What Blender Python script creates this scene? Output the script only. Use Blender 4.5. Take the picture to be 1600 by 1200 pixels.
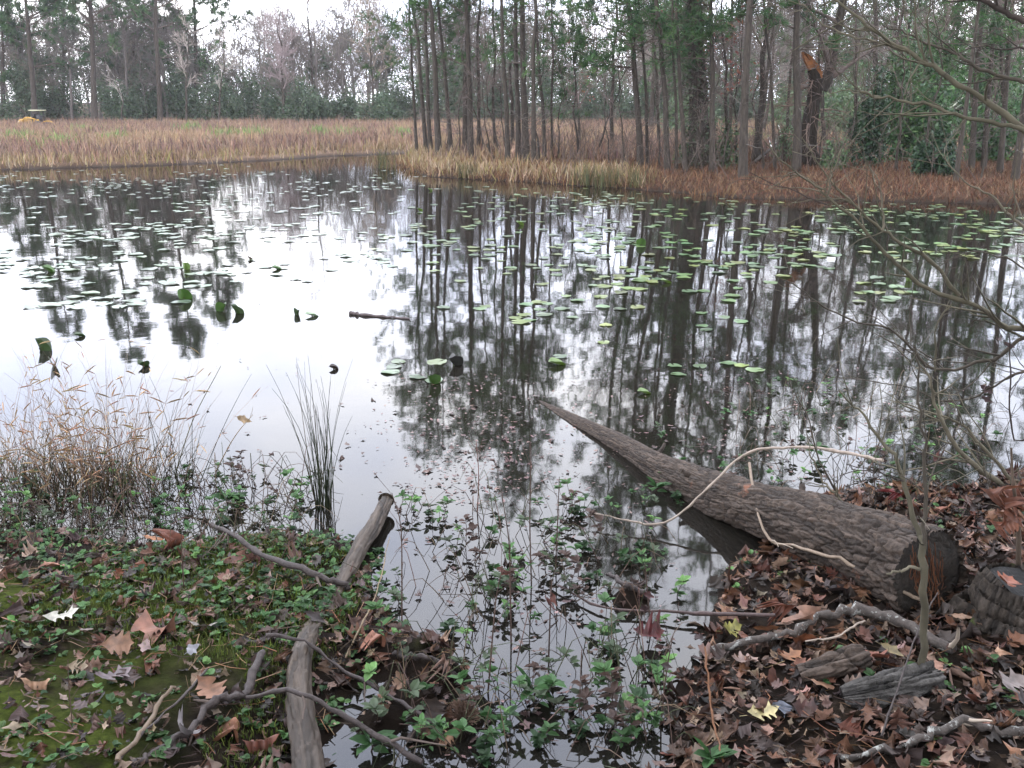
import bpy, math, random
import numpy as np
from mathutils import Vector

# ------------------------------------------------------------------ scene, camera, light
for o in list(bpy.data.objects):
    bpy.data.objects.remove(o)
SC = bpy.context.scene
COL = SC.collection
R0 = np.random.default_rng(7)
random.seed(7)

EYE = 2.0
TILT = math.radians(15.8)
FPX = 1555.0            # focal length in pixels of the 1600 wide photograph
cam_d = bpy.data.cameras.new("camera")
cam = bpy.data.objects.new("camera", cam_d)
COL.objects.link(cam)
cam.location = (0, 0, EYE)
cam.rotation_euler = (math.pi / 2 - TILT, 0, 0)
cam_d.sensor_width = 36
cam_d.lens = 36 * FPX / 1600
cam_d.clip_start = 0.05
cam_d.clip_end = 3000
SC.camera = cam

SUN_EL, SUN_AZ = math.radians(48), math.radians(215)
w = bpy.data.worlds.new("World")
SC.world = w
w.use_nodes = True
nt = w.node_tree
nt.nodes.clear()
sky = nt.nodes.new("ShaderNodeTexSky")
sky.sky_type = 'NISHITA'
sky.sun_disc = False
sky.sun_elevation = SUN_EL
sky.sun_rotation = SUN_AZ
tcw = nt.nodes.new("ShaderNodeTexCoord")
mpw = nt.nodes.new("ShaderNodeMapping")
mpw.inputs['Scale'].default_value = (1.0, 1.0, 2.2)
nzw = nt.nodes.new("ShaderNodeTexNoise")
nzw.inputs['Scale'].default_value = 2.6
nzw.inputs['Detail'].default_value = 5
rpw = nt.nodes.new("ShaderNodeValToRGB")       # the overcast: cloud grey-blue to cloud white
rpw.color_ramp.elements[0].position = 0.36
rpw.color_ramp.elements[0].color = (0.65, 0.70, 0.86, 1)
rpw.color_ramp.elements[1].position = 0.66
rpw.color_ramp.elements[1].color = (0.97, 0.965, 0.99, 1)
scw = nt.nodes.new("ShaderNodeVectorMath")
scw.operation = 'SCALE'
scw.inputs['Scale'].default_value = 30.0
mxw = nt.nodes.new("ShaderNodeMix")
mxw.data_type = 'RGBA'
mxw.inputs['Factor'].default_value = 0.88
bgw = nt.nodes.new("ShaderNodeBackground")
bgw.inputs['Strength'].default_value = 0.12
ouw = nt.nodes.new("ShaderNodeOutputWorld")
L = nt.links.new
L(tcw.outputs['Generated'], mpw.inputs['Vector'])
L(mpw.outputs['Vector'], nzw.inputs['Vector'])
L(nzw.outputs['Fac'], rpw.inputs['Fac'])
L(rpw.outputs['Color'], scw.inputs[0])
L(sky.outputs['Color'], mxw.inputs['A'])
L(scw.outputs['Vector'], mxw.inputs['B'])
L(mxw.outputs['Result'], bgw.inputs['Color'])
L(bgw.outputs['Background'], ouw.inputs['Surface'])

sun_d = bpy.data.lights.new("sun", 'SUN')
sun_d.energy = 1.0
sun_d.angle = math.radians(25)
sun_d.color = (1.0, 0.96, 0.9)
sun = bpy.data.objects.new("sun", sun_d)
COL.objects.link(sun)
sd_ = Vector((math.sin(SUN_AZ) * math.cos(SUN_EL), math.cos(SUN_AZ) * math.cos(SUN_EL), math.sin(SUN_EL)))
sun.rotation_euler = sd_.to_track_quat('Z', 'Y').to_euler()

SC.view_settings.view_transform = 'Standard'
SC.view_settings.look = 'None'
SC.view_settings.exposure = 0.78
SC.view_settings.gamma = 1
SC.view_settings.use_curve_mapping = False
SC.render.engine = 'CYCLES'
SC.cycles.max_bounces = 6
SC.cycles.diffuse_bounces = 3
SC.cycles.glossy_bounces = 3
SC.cycles.transmission_bounces = 3
SC.cycles.transparent_max_bounces = 8
SC.cycles.volume_bounces = 1
SC.cycles.use_denoising = True

# ------------------------------------------------------------------ helpers: pixels of the photograph to places
ST, CT = math.sin(TILT), math.cos(TILT)
def ray(px, py):
    u = (px - 800.0) / FPX
    v = (600.0 - py) / FPX
    return np.array([u, CT + v * ST, -ST + v * CT])
def P(px, py, z=0.0):                  # where the pixel's sight line meets height z
    d = ray(px, py)
    t = (z - EYE) / d[2]
    return np.array([d[0] * t, d[1] * t, z])
def V(px, py, Y):                      # where it meets depth Y
    d = ray(px, py)
    t = Y / d[1]
    return np.array([d[0] * t, Y, EYE + d[2] * t])
def mpp(Y):                            # metres per photograph pixel near depth Y
    return Y / FPX * 1.02

# ------------------------------------------------------------------ helpers: noise
_T = np.random.default_rng(3).random((256, 256))
def vnoise(x, y, s=0):
    x = np.asarray(x, float) + s * 17.31
    y = np.asarray(y, float) + s * 7.77
    xi = np.floor(x).astype(int); yi = np.floor(y).astype(int)
    fx = x - xi; fy = y - yi
    fx = fx * fx * (3 - 2 * fx); fy = fy * fy * (3 - 2 * fy)
    a = _T[xi & 255, yi & 255]; b = _T[(xi + 1) & 255, yi & 255]
    c = _T[xi & 255, (yi + 1) & 255]; d = _T[(xi + 1) & 255, (yi + 1) & 255]
    return (a * (1 - fx) + b * fx) * (1 - fy) + (c * (1 - fx) + d * fx) * fy
def fbm(x, y, o=4, s=0):
    r = 0; a = 0.5
    for k in range(o):
        r = r + a * vnoise(np.asarray(x) * 2 ** k, np.asarray(y) * 2 ** k, s + k)
        a *= 0.5
    return r / (1 - 0.5 ** o)
def worley(x, y, s=0):                 # F1, F2 and a value per cell
    xi = np.floor(x).astype(int); yi = np.floor(y).astype(int)
    f1 = np.full(np.shape(x), 9.0); f2 = f1.copy(); val = np.zeros(np.shape(x))
    for i in (-1, 0, 1):
        for j in (-1, 0, 1):
            cx = xi + i; cy = yi + j
            ox = _T[(cx + s * 13) & 255, (cy + 5) & 255]; oy = _T[(cx + 91) & 255, (cy + s * 7) & 255]
            d = np.hypot(cx + ox - x, cy + oy - y)
            n = d < f1
            f2 = np.where(n, f1, np.minimum(f2, d))
            val = np.where(n, _T[(cx + 33) & 255, (cy + 77) & 255], val)
            f1 = np.where(n, d, f1)
    return f1, f2, val

# ------------------------------------------------------------------ helpers: meshes
def nrm(v):
    return v / np.maximum(np.linalg.norm(v, axis=-1, keepdims=True), 1e-9)
class MB:
    """gathers vertices and faces; build() links them as one mesh object"""
    def __init__(s):
        s.v = []; s.f = {3: [], 4: []}; s.c = []; s.n = 0
    def add(s, v, f, col=(1, 1, 1)):
        v = np.asarray(v, float).reshape(-1, 3)
        f = np.asarray(f, int)
        c = np.asarray(col, float)
        if c.ndim == 1:
            c = np.tile(c, (len(v), 1))
        s.v.append(v); s.c.append(c); s.f[f.shape[1]].append(f + s.n)
        s.n += len(v)
        return s
    def mesh(s, name, mat, smooth=True):
        me = bpy.data.meshes.new(name)
        v = np.concatenate(s.v) if s.v else np.zeros((0, 3)); c = np.concatenate(s.c) if s.c else np.zeros((0, 3))
        idx = []; tot = []
        for k in (3, 4):
            if s.f[k]:
                a = np.concatenate(s.f[k])
                idx.append(a.ravel()); tot.append(np.full(len(a), k))
        idx = np.concatenate(idx) if idx else np.zeros(0, int); tot = np.concatenate(tot) if tot else np.zeros(0, int)
        me.vertices.add(len(v)); me.vertices.foreach_set("co", v.astype(np.float32).ravel())
        me.loops.add(len(idx)); me.loops.foreach_set("vertex_index", idx.astype(np.int32))
        me.polygons.add(len(tot))
        st = np.concatenate([[0], np.cumsum(tot)[:-1]]) if len(tot) else np.zeros(0)
        me.polygons.foreach_set("loop_start", st.astype(np.int32))
        me.polygons.foreach_set("loop_total", tot.astype(np.int32))
        me.polygons.foreach_set("use_smooth", np.full(len(tot), smooth))
        at = me.attributes.new("tint", 'FLOAT_COLOR', 'POINT')
        at.data.foreach_set("color", np.concatenate([c, np.ones((len(c), 1))], 1).astype(np.float32).ravel())
        me.update(calc_edges=True)
        me.materials.append(mat)
        return me
    def build(s, name, mat, parent=None, smooth=True):
        return link(name, s.mesh(name, mat, smooth), parent)
def link(name, me, parent=None):
    o = bpy.data.objects.new(name, me)
    COL.objects.link(o)
    if parent is not None:
        o.parent = parent
    return o
def tag(o, label=None, cat=None, group=None, kind=None):
    if label: o["label"] = label
    if cat: o["category"] = cat
    if group: o["group"] = group
    if kind: o["kind"] = kind
    return o
def empty(name, loc=(0, 0, 0), rz=0.0):
    o = bpy.data.objects.new(name, None)
    o.empty_display_size = 0.1
    COL.objects.link(o)
    o.location = loc; o.rotation_euler = (0, 0, rz)
    return o
def here(o, parent):                   # child built in world coordinates below an unrotated Empty
    o.parent = parent
    o.location = -parent.location
    return o
def tubes(mb, Pt, Rd, sides=4, col=(1, 1, 1), cap=False):
    """Pt (N,K,3), Rd (N,K): N tubes at once"""
    Pt = np.asarray(Pt, float); Rd = np.asarray(Rd, float)
    if Pt.ndim == 2:
        Pt = Pt[None]; Rd = Rd[None]
    N, K, _ = Pt.shape
    T = nrm(np.gradient(Pt, axis=1))
    D = nrm(Pt[:, -1] - Pt[:, 0])
    ref = np.where(np.abs(D[:, 2:3]) < 0.75, np.array([[0, 0, 1.0]]), np.array([[1.0, 0.13, 0]]))
    A = nrm(np.cross(T, ref[:, None, :])); B = np.cross(A, T)
    th = np.arange(sides) / sides * 2 * math.pi
    ring = A[:, :, None, :] * np.cos(th)[None, None, :, None] + B[:, :, None, :] * np.sin(th)[None, None, :, None]
    v = Pt[:, :, None, :] + ring * Rd[:, :, None, None]
    n, k, s = np.meshgrid(np.arange(N), np.arange(K - 1), np.arange(sides), indexing='ij')
    s2 = (s + 1) % sides
    b = n * K * sides
    f = np.stack([b + k * sides + s, b + k * sides + s2, b + (k + 1) * sides + s2, b + (k + 1) * sides + s], -1).reshape(-1, 4)
    c = np.asarray(col, float)
    if c.ndim == 2 and len(c) == N:
        c = np.repeat(c, K * sides, axis=0)
    mb.add(v.reshape(-1, 3), f, c)
    if cap:
        for i in range(N):
            for kk, fl in ((0, 1), (K - 1, 0)):
                vv = np.concatenate([v[i, kk], Pt[i, kk][None]])
                ff = [(a, (a + 1) % sides, sides) if fl else ((a + 1) % sides, a, sides) for a in range(sides)]
                mb.add(vv, ff, c[:len(vv)] if c.ndim == 2 else c)
def spline(pts, n):
    p = np.asarray(pts, float)
    if len(p) == 2:
        t = np.linspace(0, 1, n)[:, None]
        return p[0] * (1 - t) + p[1] * t
    q = np.concatenate([[2 * p[0] - p[1]], p, [2 * p[-1] - p[-2]]])
    s = np.linspace(0, len(p) - 1 - 1e-6, n)
    i = s.astype(int); t = (s - i)[:, None]
    a, b, c, d = q[i], q[i + 1], q[i + 2], q[i + 3]
    return 0.5 * (2 * b + (c - a) * t + (2 * a - 5 * b + 4 * c - d) * t ** 2 + (3 * b - a - 3 * c + d) * t ** 3)
def rand_dir(rng, n):
    return nrm(rng.normal(size=(n, 3)))
def kids(rng, Pt, Rd, n, t0, t1, ln, ang, K=5, up=0.0, wander=0.12, rr=0.5, rtip=0.25, rmin=0.0):
    """n side shoots on each of the N tubes: returns their (points, radii)"""
    N, Kp, _ = Pt.shape
    t = rng.uniform(t0, t1, (N, n)) * (Kp - 1)
    i = np.minimum(t.astype(int), Kp - 2); f = (t - i)[..., None]
    idx = np.arange(N)[:, None]
    base = Pt[idx, i] * (1 - f) + Pt[idx, i + 1] * f
    tan = nrm(Pt[idx, i + 1] - Pt[idx, i])
    rb = Rd[idx, i] * (1 - f[..., 0]) + Rd[idx, i + 1] * f[..., 0]
    M = N * n
    base = base.reshape(M, 3); tan = tan.reshape(M, 3); rb = rb.reshape(M)
    tt = (t / (Kp - 1)).reshape(M)
    side = nrm(np.cross(tan, rand_dir(rng, M)))
    a = rng.uniform(ang[0], ang[1], M)[:, None]
    d = nrm(tan * np.cos(a) + side * np.sin(a))
    l = rng.uniform(ln[0], ln[1], M) if not callable(ln) else ln(tt, rng)
    out = np.zeros((M, K, 3)); out[:, 0] = base
    for k in range(1, K):
        d = nrm(d + rng.normal(size=(M, 3)) * wander + np.array([0, 0, up]))
        out[:, k] = out[:, k - 1] + d * (l / (K - 1))[:, None]
    r = np.maximum(rb[:, None] * rr * (1 - (1 - rtip) * np.linspace(0, 1, K)[None]), rmin)
    return out, r

# ------------------------------------------------------------------ materials
def mat(name, rough=0.8, spec=0.3, build=None, bump=None, backlit=False):
    m = bpy.data.materials.new(name)
    m.use_nodes = True
    t = m.node_tree
    b = t.nodes["Principled BSDF"]
    b.inputs['Roughness'].default_value = rough
    b.inputs['Specular IOR Level'].default_value = spec
    if build:
        build(t, b)
    return m
def node(t, ty, **kw):
    n = t.nodes.new(ty)
    for k, v in kw.items():
        if k in n.inputs: n.inputs[k].default_value = v
        else: setattr(n, k, v)
    return n
def ramp(t, stops):
    r = t.nodes.new("ShaderNodeValToRGB")
    e = r.color_ramp.elements
    while len(e) < len(stops): e.new(0.5)
    for x, (p, c) in zip(e, stops):
        x.position = p; x.color = (*c, 1)
    return r
def coords(t, scale=(1, 1, 1), which='Object'):
    c = t.nodes.new("ShaderNodeTexCoord"); m = t.nodes.new("ShaderNodeMapping")
    m.inputs['Scale'].default_value = scale
    t.links.new(c.outputs[which], m.inputs['Vector'])
    return m.outputs['Vector']
def bumped(t, b, height, strength=0.5, dist=0.02):
    n = node(t, "ShaderNodeBump", Strength=strength, Distance=dist)
    t.links.new(height, n.inputs['Height']); t.links.new(n.outputs['Normal'], b.inputs['Normal'])
def mix(t, a, b, f, mode='MIX'):
    m = t.nodes.new("ShaderNodeMix"); m.data_type = 'RGBA'; m.blend_type = mode
    for s, x in ((m.inputs['A'], a), (m.inputs['B'], b), (m.inputs['Factor'], f)):
        if hasattr(x, 'is_linked') or hasattr(x, 'node'): t.links.new(x, s)
        elif isinstance(x, (int, float)): s.default_value = x
        else: s.default_value = (*x, 1)
    return m.outputs['Result']

def bark_mat(name, c0, c1, sc=(14, 14, 3), strength=0.9, dist=0.03, patch=None, rough=0.9):
    def f(t, b):
        v = coords(t, sc)
        n1 = node(t, "ShaderNodeTexNoise", Scale=1.0, Detail=6.0, Roughness=0.65)
        t.links.new(v, n1.inputs['Vector'])
        vo = node(t, "ShaderNodeTexVoronoi", Scale=1.3); vo.feature = 'DISTANCE_TO_EDGE'
        t.links.new(v, vo.inputs['Vector'])
        r = ramp(t, [(0.3, c0), (0.7, c1)])
        t.links.new(n1.outputs['Fac'], r.inputs['Fac'])
        col = r.outputs['Color']
        at = node(t, "ShaderNodeAttribute", attribute_name="tint")
        col = mix(t, col, at.outputs['Color'], 1.0, 'MULTIPLY')
        if patch:
            n2 = node(t, "ShaderNodeTexNoise", Scale=patch[1], Detail=5.0, Roughness=0.7)
            t.links.new(coords(t), n2.inputs['Vector'])
            r2 = ramp(t, [(patch[2], (0, 0, 0)), (patch[2] + 0.06, (1, 1, 1))])
            t.links.new(n2.outputs['Fac'], r2.inputs['Fac'])
            col = mix(t, col, patch[0], r2.outputs['Color'])
        t.links.new(col, b.inputs['Base Color'])
        ad = node(t, "ShaderNodeMath", operation='ADD')
        mn = node(t, "ShaderNodeMath", operation='MINIMUM'); mn.inputs[1].default_value = 0.25
        t.links.new(vo.outputs['Distance'], mn.inputs[0])
        t.links.new(mn.outputs[0], ad.inputs[0]); t.links.new(n1.outputs['Fac'], ad.inputs[1])
        bumped(t, b, ad.outputs[0], strength, dist)
    return mat(name, rough, 0.25, f)
def tint_mat(name, rough=0.7, spec=0.3, var=0.25, sc=30, transl=0.0):
    """colour from the mesh's tint attribute with some grain"""
    def f(t, b):
        at = node(t, "ShaderNodeAttribute", attribute_name="tint")
        n = node(t, "ShaderNodeTexNoise", Scale=float(sc), Detail=3.0)
        t.links.new(coords(t), n.inputs['Vector'])
        r = ramp(t, [(0.3, (1 - var,) * 3), (0.7, (1 + var,) * 3)])
        t.links.new(n.outputs['Fac'], r.inputs['Fac'])
        c = mix(t, at.outputs['Color'], r.outputs['Color'], 1.0, 'MULTIPLY')
        t.links.new(c, b.inputs['Base Color'])
        if transl > 0:
            tr = node(t, "ShaderNodeBsdfTranslucent"); ms = node(t, "ShaderNodeMixShader", Fac=transl)
            t.links.new(c, tr.inputs['Color'])
            t.links.new(b.outputs['BSDF'], ms.inputs[1]); t.links.new(tr.outputs['BSDF'], ms.inputs[2])
            t.links.new(ms.outputs['Shader'], t.nodes['Material Output'].inputs['Surface'])
    return mat(name, rough, spec, f)
def objcol_mat(name, rough=0.5, spec=0.5, sc=25, var=0.35, vein=True, transl=0.0):
    """colour from the object's own colour: one mesh, many leaves"""
    def f(t, b):
        oi = node(t, "ShaderNodeObjectInfo")
        n = node(t, "ShaderNodeTexNoise", Scale=float(sc), Detail=4.0)
        t.links.new(coords(t), n.inputs['Vector'])
        r = ramp(t, [(0.3, (1 - var,) * 3), (0.7, (1 + var,) * 3)])
        t.links.new(n.outputs['Fac'], r.inputs['Fac'])
        c = mix(t, oi.outputs['Color'], r.outputs['Color'], 1.0, 'MULTIPLY')
        at = node(t, "ShaderNodeAttribute", attribute_name="tint")
        c = mix(t, c, at.outputs['Color'], 1.0, 'MULTIPLY')
        t.links.new(c, b.inputs['Base Color'])
        if transl > 0:
            tr = node(t, "ShaderNodeBsdfTranslucent"); ms = node(t, "ShaderNodeMixShader", Fac=transl)
            t.links.new(c, tr.inputs['Color'])
            t.links.new(b.outputs['BSDF'], ms.inputs[1]); t.links.new(tr.outputs['BSDF'], ms.inputs[2])
            t.links.new(ms.outputs['Shader'], t.nodes['Material Output'].inputs['Surface'])
    return mat(name, rough, spec, f)

M_PINE = bark_mat("pine_bark", (0.018, 0.0150, 0.0122), (0.060, 0.049, 0.039), (22, 22, 5))
M_WOOD = bark_mat("hardwood_bark", (0.018, 0.014, 0.011), (0.055, 0.046, 0.036), (18, 18, 4))
M_TWIG = tint_mat("twig_bark", 0.85, 0.15, 0.3, 12)
M_NEEDLE = tint_mat("pine_needles", 0.6, 0.3, 0.25, 1.5, 0.25)
M_LEAFY = tint_mat("green_leaves", 0.45, 0.4, 0.25, 20, 0.25)
M_GRASS = tint_mat("dry_grass", 0.75, 0.2, 0.25, 6, 0.2)
M_LITTER = tint_mat("leaf_litter", 0.5, 0.25, 0.35, 40)
M_FALLEN = objcol_mat("fallen_leaf", 0.5, 0.28, 3.5, 0.45)
M_PAD = objcol_mat("lily_pad", 0.28, 0.6, 9, 0.22, transl=0.12)
M_WEED = tint_mat("water_weed", 0.55, 0.25, 0.25, 25, 0.2)
# ------------------------------------------------------------------ terrain
SHORE_PX = [(-900, 770), (-300, 800), (0, 822), (120, 838), (220, 850), (330, 838), (420, 836), (520, 845), (575, 868), (612, 915),
            (600, 965), (575, 1020), (550, 1060), (512, 1090), (500, 1160), (496, 1260), (490, 1500),
            (1050, 1500), (1040, 1260), (1028, 1150), (1040, 1080), (1085, 1040), (1065, 990), (1110, 940), (1150, 893),
            (1195, 855), (1245, 800), (1300, 776), (1400, 768), (1480, 765), (1560, 748), (1640, 732), (2100, 690), (2500, 500),
            (2200, 340), (1900, 328), (1600, 321), (1450, 316), (1300, 312), (1150, 306), (1000, 296), (900, 288), (820, 284), (730, 279),
            (660, 272), (628, 264), (640, 255), (655, 246), (640, 239), (520, 244), (400, 251), (250, 258), (100, 262), (0, 265),
            (-300, 275), (-700, 300), (-1500, 420)]
SHORE = np.array([P(a, b)[:2] for a, b in SHORE_PX])
def shore_dist(x, y):                   # metres from the water's edge, negative over the pond
    x = np.asarray(x, float); y = np.asarray(y, float)
    best = np.full(x.shape, 1e9); ins = np.zeros(x.shape, bool)
    n = len(SHORE)
    for i in range(n):
        a = SHORE[i]; b = SHORE[(i + 1) % n]
        e = b - a
        t = np.clip(((x - a[0]) * e[0] + (y - a[1]) * e[1]) / (e @ e), 0, 1)
        best = np.minimum(best, (x - a[0] - t * e[0]) ** 2 + (y - a[1] - t * e[1]) ** 2)
        c = (a[1] > y) != (b[1] > y)
        xx = a[0] + (y - a[1]) / (b[1] - a[1] + 1e-12) * e[0]
        ins ^= c & (x < xx)
    d = np.sqrt(best)
    return np.where(ins, -d, d)
ISLETS = [(655, 1035, .14, .075), (705, 1062, .13, .075), (735, 1125, .10, .06), (690, 1150, .09, .055), (640, 1100, .1, .05), (585, 1010, .12, .05), (600, 1130, .09, .05), (985, 935, .12, .06)]
ISL = [(*P(a, b)[:2], r, hh) for a, b, r, hh in ISLETS]
def H(x, y):
    x = np.asarray(x, float); y = np.asarray(y, float)
    sd = shore_dist(x, y)
    near = np.clip((13 - y) / 3, 0, 1)
    sd = sd + near * (fbm(x * 2.1, y * 2.1, 3, 5) - 0.5) * 0.32 + (1 - near) * (fbm(x * .35, y * .35, 3, 8) - 0.5) * 1.5
    o = np.maximum(sd, 0); i = np.minimum(sd, 0)
    hn = 0.13 * (1 - np.exp(-o / 0.55)) + 0.02 * np.minimum(o, 8) + np.clip(o * 4, 0, 1) * ((fbm(x * 1.7, y * 1.7, 4, 2) - 0.5) * 0.10 + (fbm(x * 9, y * 9, 3, 4) - 0.5) * 0.035)
    hf = 0.14 * (1 - np.exp(-o / 0.4)) + 0.06 * (1 - np.exp(-o / 6)) + np.clip(o, 0, 1) * (fbm(x * .5, y * .5, 4, 2) - 0.5) * 0.16 + np.clip((y - 100) / 300, 0, 1) * 1.5
    hi = -0.55 * (1 - np.exp(i / 1.3))
    h = np.where(sd > 0, near * hn + (1 - near) * hf, hi)
    for a, b, r, hh in ISL:
        g = np.exp(-((x - a) ** 2 + (y - b) ** 2) / (r * r))
        h = h + g * (np.clip(hh - h, 0, 1)) * (0.6 + 0.8 * fbm(x * 6, y * 6, 2, 9))
    return h
def h1(x, y):
    return float(H(np.array([x]), np.array([y]))[0])
def G(px, py, dz=0.0):                  # where the pixel's sight line meets ground or water
    z = 0.05
    for _ in range(8):
        p = P(px, py, z)
        z = 0.5 * z + 0.5 * max(h1(p[0], p[1]), 0.0)
    p = P(px, py, z)
    p[2] += dz
    return p

ys = np.concatenate([np.arange(-3, 1.4, .4), np.arange(1.4, 8.5, .035), np.arange(8.5, 45, .42), np.arange(45, 120, 4), np.arange(120, 900, 40)])
xp = np.concatenate([np.arange(0, 4.2, .035), np.arange(4.2, 30, .45), np.arange(30, 120, 5), np.arange(120, 800, 60)])
xs = np.concatenate([-xp[:0:-1], xp])
XX, YY = np.meshgrid(xs, ys)
ZZ = H(XX.ravel(), YY.ravel())
nx, ny = len(xs), len(ys)
ii, jj = np.meshgrid(np.arange(ny - 1), np.arange(nx - 1), indexing='ij')
q = (ii * nx + jj).ravel()
def ground_build(t, b):
    geo = node(t, "ShaderNodeNewGeometry")
    sep = node(t, "ShaderNodeSeparateXYZ"); t.links.new(geo.outputs['Position'], sep.inputs[0])
    v = geo.outputs['Position']
    def nz(s, d=5.0, r=0.6):
        n = node(t, "ShaderNodeTexNoise", Scale=float(s), Detail=d, Roughness=r); t.links.new(v, n.inputs['Vector']); return n.outputs['Fac']
    mud = ramp(t, [(0.35, (0.008, 0.006, 0.005)), (0.52, (0.024, 0.017, 0.012)), (0.70, (0.070, 0.050, 0.034))])
    t.links.new(nz(14), mud.inputs['Fac'])
    moss = ramp(t, [(0.3, (0.042, 0.062, 0.010)), (0.7, (0.115, 0.145, 0.026))])
    t.links.new(nz(40), moss.inputs['Fac'])
    # moss only on the higher ground of the left bank
    mm = ramp(t, [(0.40, (0, 0, 0)), (0.50, (1, 1, 1))]); t.links.new(nz(2.3, 6.0), mm.inputs['Fac'])
    xl = ramp(t, [(0.40, (1, 1, 1)), (0.5, (0, 0, 0))])
    mr = node(t, "ShaderNodeMapRange"); mr.inputs[1].default_value = -3.0; mr.inputs[2].default_value = 3.0
    t.links.new(sep.outputs['X'], mr.inputs[0]); t.links.new(mr.outputs[0], xl.inputs['Fac'])
    zl = node(t, "ShaderNodeMapRange"); zl.inputs[1].default_value = 0.06; zl.inputs[2].default_value = 0.12
    t.links.new(sep.outputs['Z'], zl.inputs[0])
    f = node(t, "ShaderNodeMath", operation='MULTIPLY'); t.links.new(mm.outputs['Color'], f.inputs[0]); t.links.new(xl.outputs['Color'], f.inputs[1])
    f2 = node(t, "ShaderNodeMath", operation='MULTIPLY'); t.links.new(f.outputs[0], f2.inputs[0]); t.links.new(zl.outputs[0], f2.inputs[1])
    nearc = mix(t, mud.outputs['Color'], moss.outputs['Color'], f2.outputs[0])
    straw = ramp(t, [(0.35, (0.026, 0.016, 0.011)), (0.55, (0.060, 0.034, 0.021)), (0.7, (0.10, 0.066, 0.042))])
    t.links.new(nz(3.0, 8.0, 0.7), straw.inputs['Fac'])
    field = ramp(t, [(0.35, (0.09, 0.06, 0.045)), (0.65, (0.17, 0.12, 0.085))])
    t.links.new(nz(0.6, 8.0, 0.7), field.inputs['Fac'])
    fy = node(t, "ShaderNodeMapRange"); fy.inputs[1].default_value = 30; fy.inputs[2].default_value = 36
    t.links.new(sep.outputs['Y'], fy.inputs[0])
    farc = mix(t, straw.outputs['Color'], field.outputs['Color'], fy.outputs[0])
    woods = ramp(t, [(0.35, (0.05, 0.035, 0.022)), (0.65, (0.10, 0.07, 0.045))]); t.links.new(nz(0.4, 6.0), woods.inputs['Fac'])
    wy = node(t, "ShaderNodeMapRange"); wy.inputs[1].default_value = 88; wy.inputs[2].default_value = 95
    t.links.new(sep.outputs['Y'], wy.inputs[0])
    farc = mix(t, farc, woods.outputs['Color'], wy.outputs[0])
    ny_ = node(t, "ShaderNodeMapRange"); ny_.inputs[1].default_value = 11; ny_.inputs[2].default_value = 14
    t.links.new(sep.outputs['Y'], ny_.inputs[0])
    col = mix(t, nearc, farc, ny_.outputs[0])
    # the bank's bare wet foot
    wet = node(t, "ShaderNodeMapRange"); wet.inputs[1].default_value = 0.0; wet.inputs[2].default_value = 0.10
    t.links.new(sep.outputs['Z'], wet.inputs[0])
    col = mix(t, (0.022, 0.015, 0.011), col, wet.outputs[0])
    t.links.new(col, b.inputs['Base Color'])
    rr = ramp(t, [(0.0, (0.55,) * 3), (1.0, (0.85,) * 3)]); t.links.new(wet.outputs[0], rr.inputs['Fac'])
    t.links.new(rr.outputs['Color'], b.inputs['Roughness'])
    bumped(t, b, nz(30, 9.0, 0.8), 1.0, 0.06)
M_GROUND = mat("ground", 0.8, 0.05, ground_build)
g = MB().add(np.stack([XX.ravel(), YY.ravel(), ZZ], 1), np.stack([q, q + 1, q + nx + 1, q + nx], 1)).build("ground", M_GROUND)
tag(g, "brown earth banks and field round the pond", None, kind="structure")

# water: murky body under a mirror, wavelets only as fine relief
def water_build(t, b):
    b.inputs['Base Color'].default_value = (0.012, 0.011, 0.009, 1)
    b.inputs['Roughness'].default_value = 0.03
    b.inputs['IOR'].default_value = 1.6
    b.inputs['Specular IOR Level'].default_value = 0.5
    v = coords(t, (1, 1, 1))
    n = node(t, "ShaderNodeTexNoise", Scale=2.2, Detail=3.0); t.links.new(v, n.inputs['Vector'])
    bumped(t, b, n.outputs['Fac'], 0.05, 0.02)
    tr = node(t, "ShaderNodeBsdfTransparent"); tr.inputs['Color'].default_value = (0.55, 0.42, 0.28, 1)
    ms = node(t, "ShaderNodeMixShader", Fac=0.22)
    t.links.new(b.outputs['BSDF'], ms.inputs[1]); t.links.new(tr.outputs['BSDF'], ms.inputs[2])
    t.links.new(ms.outputs['Shader'], t.nodes['Material Output'].inputs['Surface'])
M_WATER = mat("pond_water", 0.03, 0.5, water_build)
wx = np.linspace(-70, 70, 29); wy_ = np.linspace(0.5, 50, 20)
WX, WY = np.meshgrid(wx, wy_)
ii, jj = np.meshgrid(np.arange(19), np.arange(28), indexing='ij'); q = (ii * 29 + jj).ravel()
wo = MB().add(np.stack([WX.ravel(), WY.ravel(), np.zeros(WX.size)], 1), np.stack([q, q + 1, q + 30, q + 29], 1)).build("water", M_WATER)
tag(wo, "still dark pond water mirroring sky and trees", None, kind="structure")

# ------------------------------------------------------------------ plants of the far side: builders
def needles(rng, mb, pos, dirs, n=12, ln=(0.16, 0.26), wd=0.016, cols=None, spread=0.75):
    M = len(pos)
    d = nrm(np.repeat(dirs, n, 0) + rng.normal(size=(M * n, 3)) * spread)
    p = np.repeat(pos, n, 0)
    s = nrm(np.cross(d, rand_dir(rng, M * n)))
    l = rng.uniform(*ln, M * n)[:, None]
    v = np.stack([p - s * wd * .3, p + s * wd * .3, p + d * l * .6 + s * wd * .6, p + d * l - s * wd * .15], 1)
    c = np.repeat(cols, n, 0)
    c = np.repeat(c[:, None], 4, 1).reshape(-1, 3)
    mb.add(v.reshape(-1, 3), np.arange(M * n * 4).reshape(-1, 4), c)
GREENS = np.array([(0.026, 0.064, 0.022), (0.040, 0.092, 0.028), (0.020, 0.048, 0.020), (0.055, 0.105, 0.034)])
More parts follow.
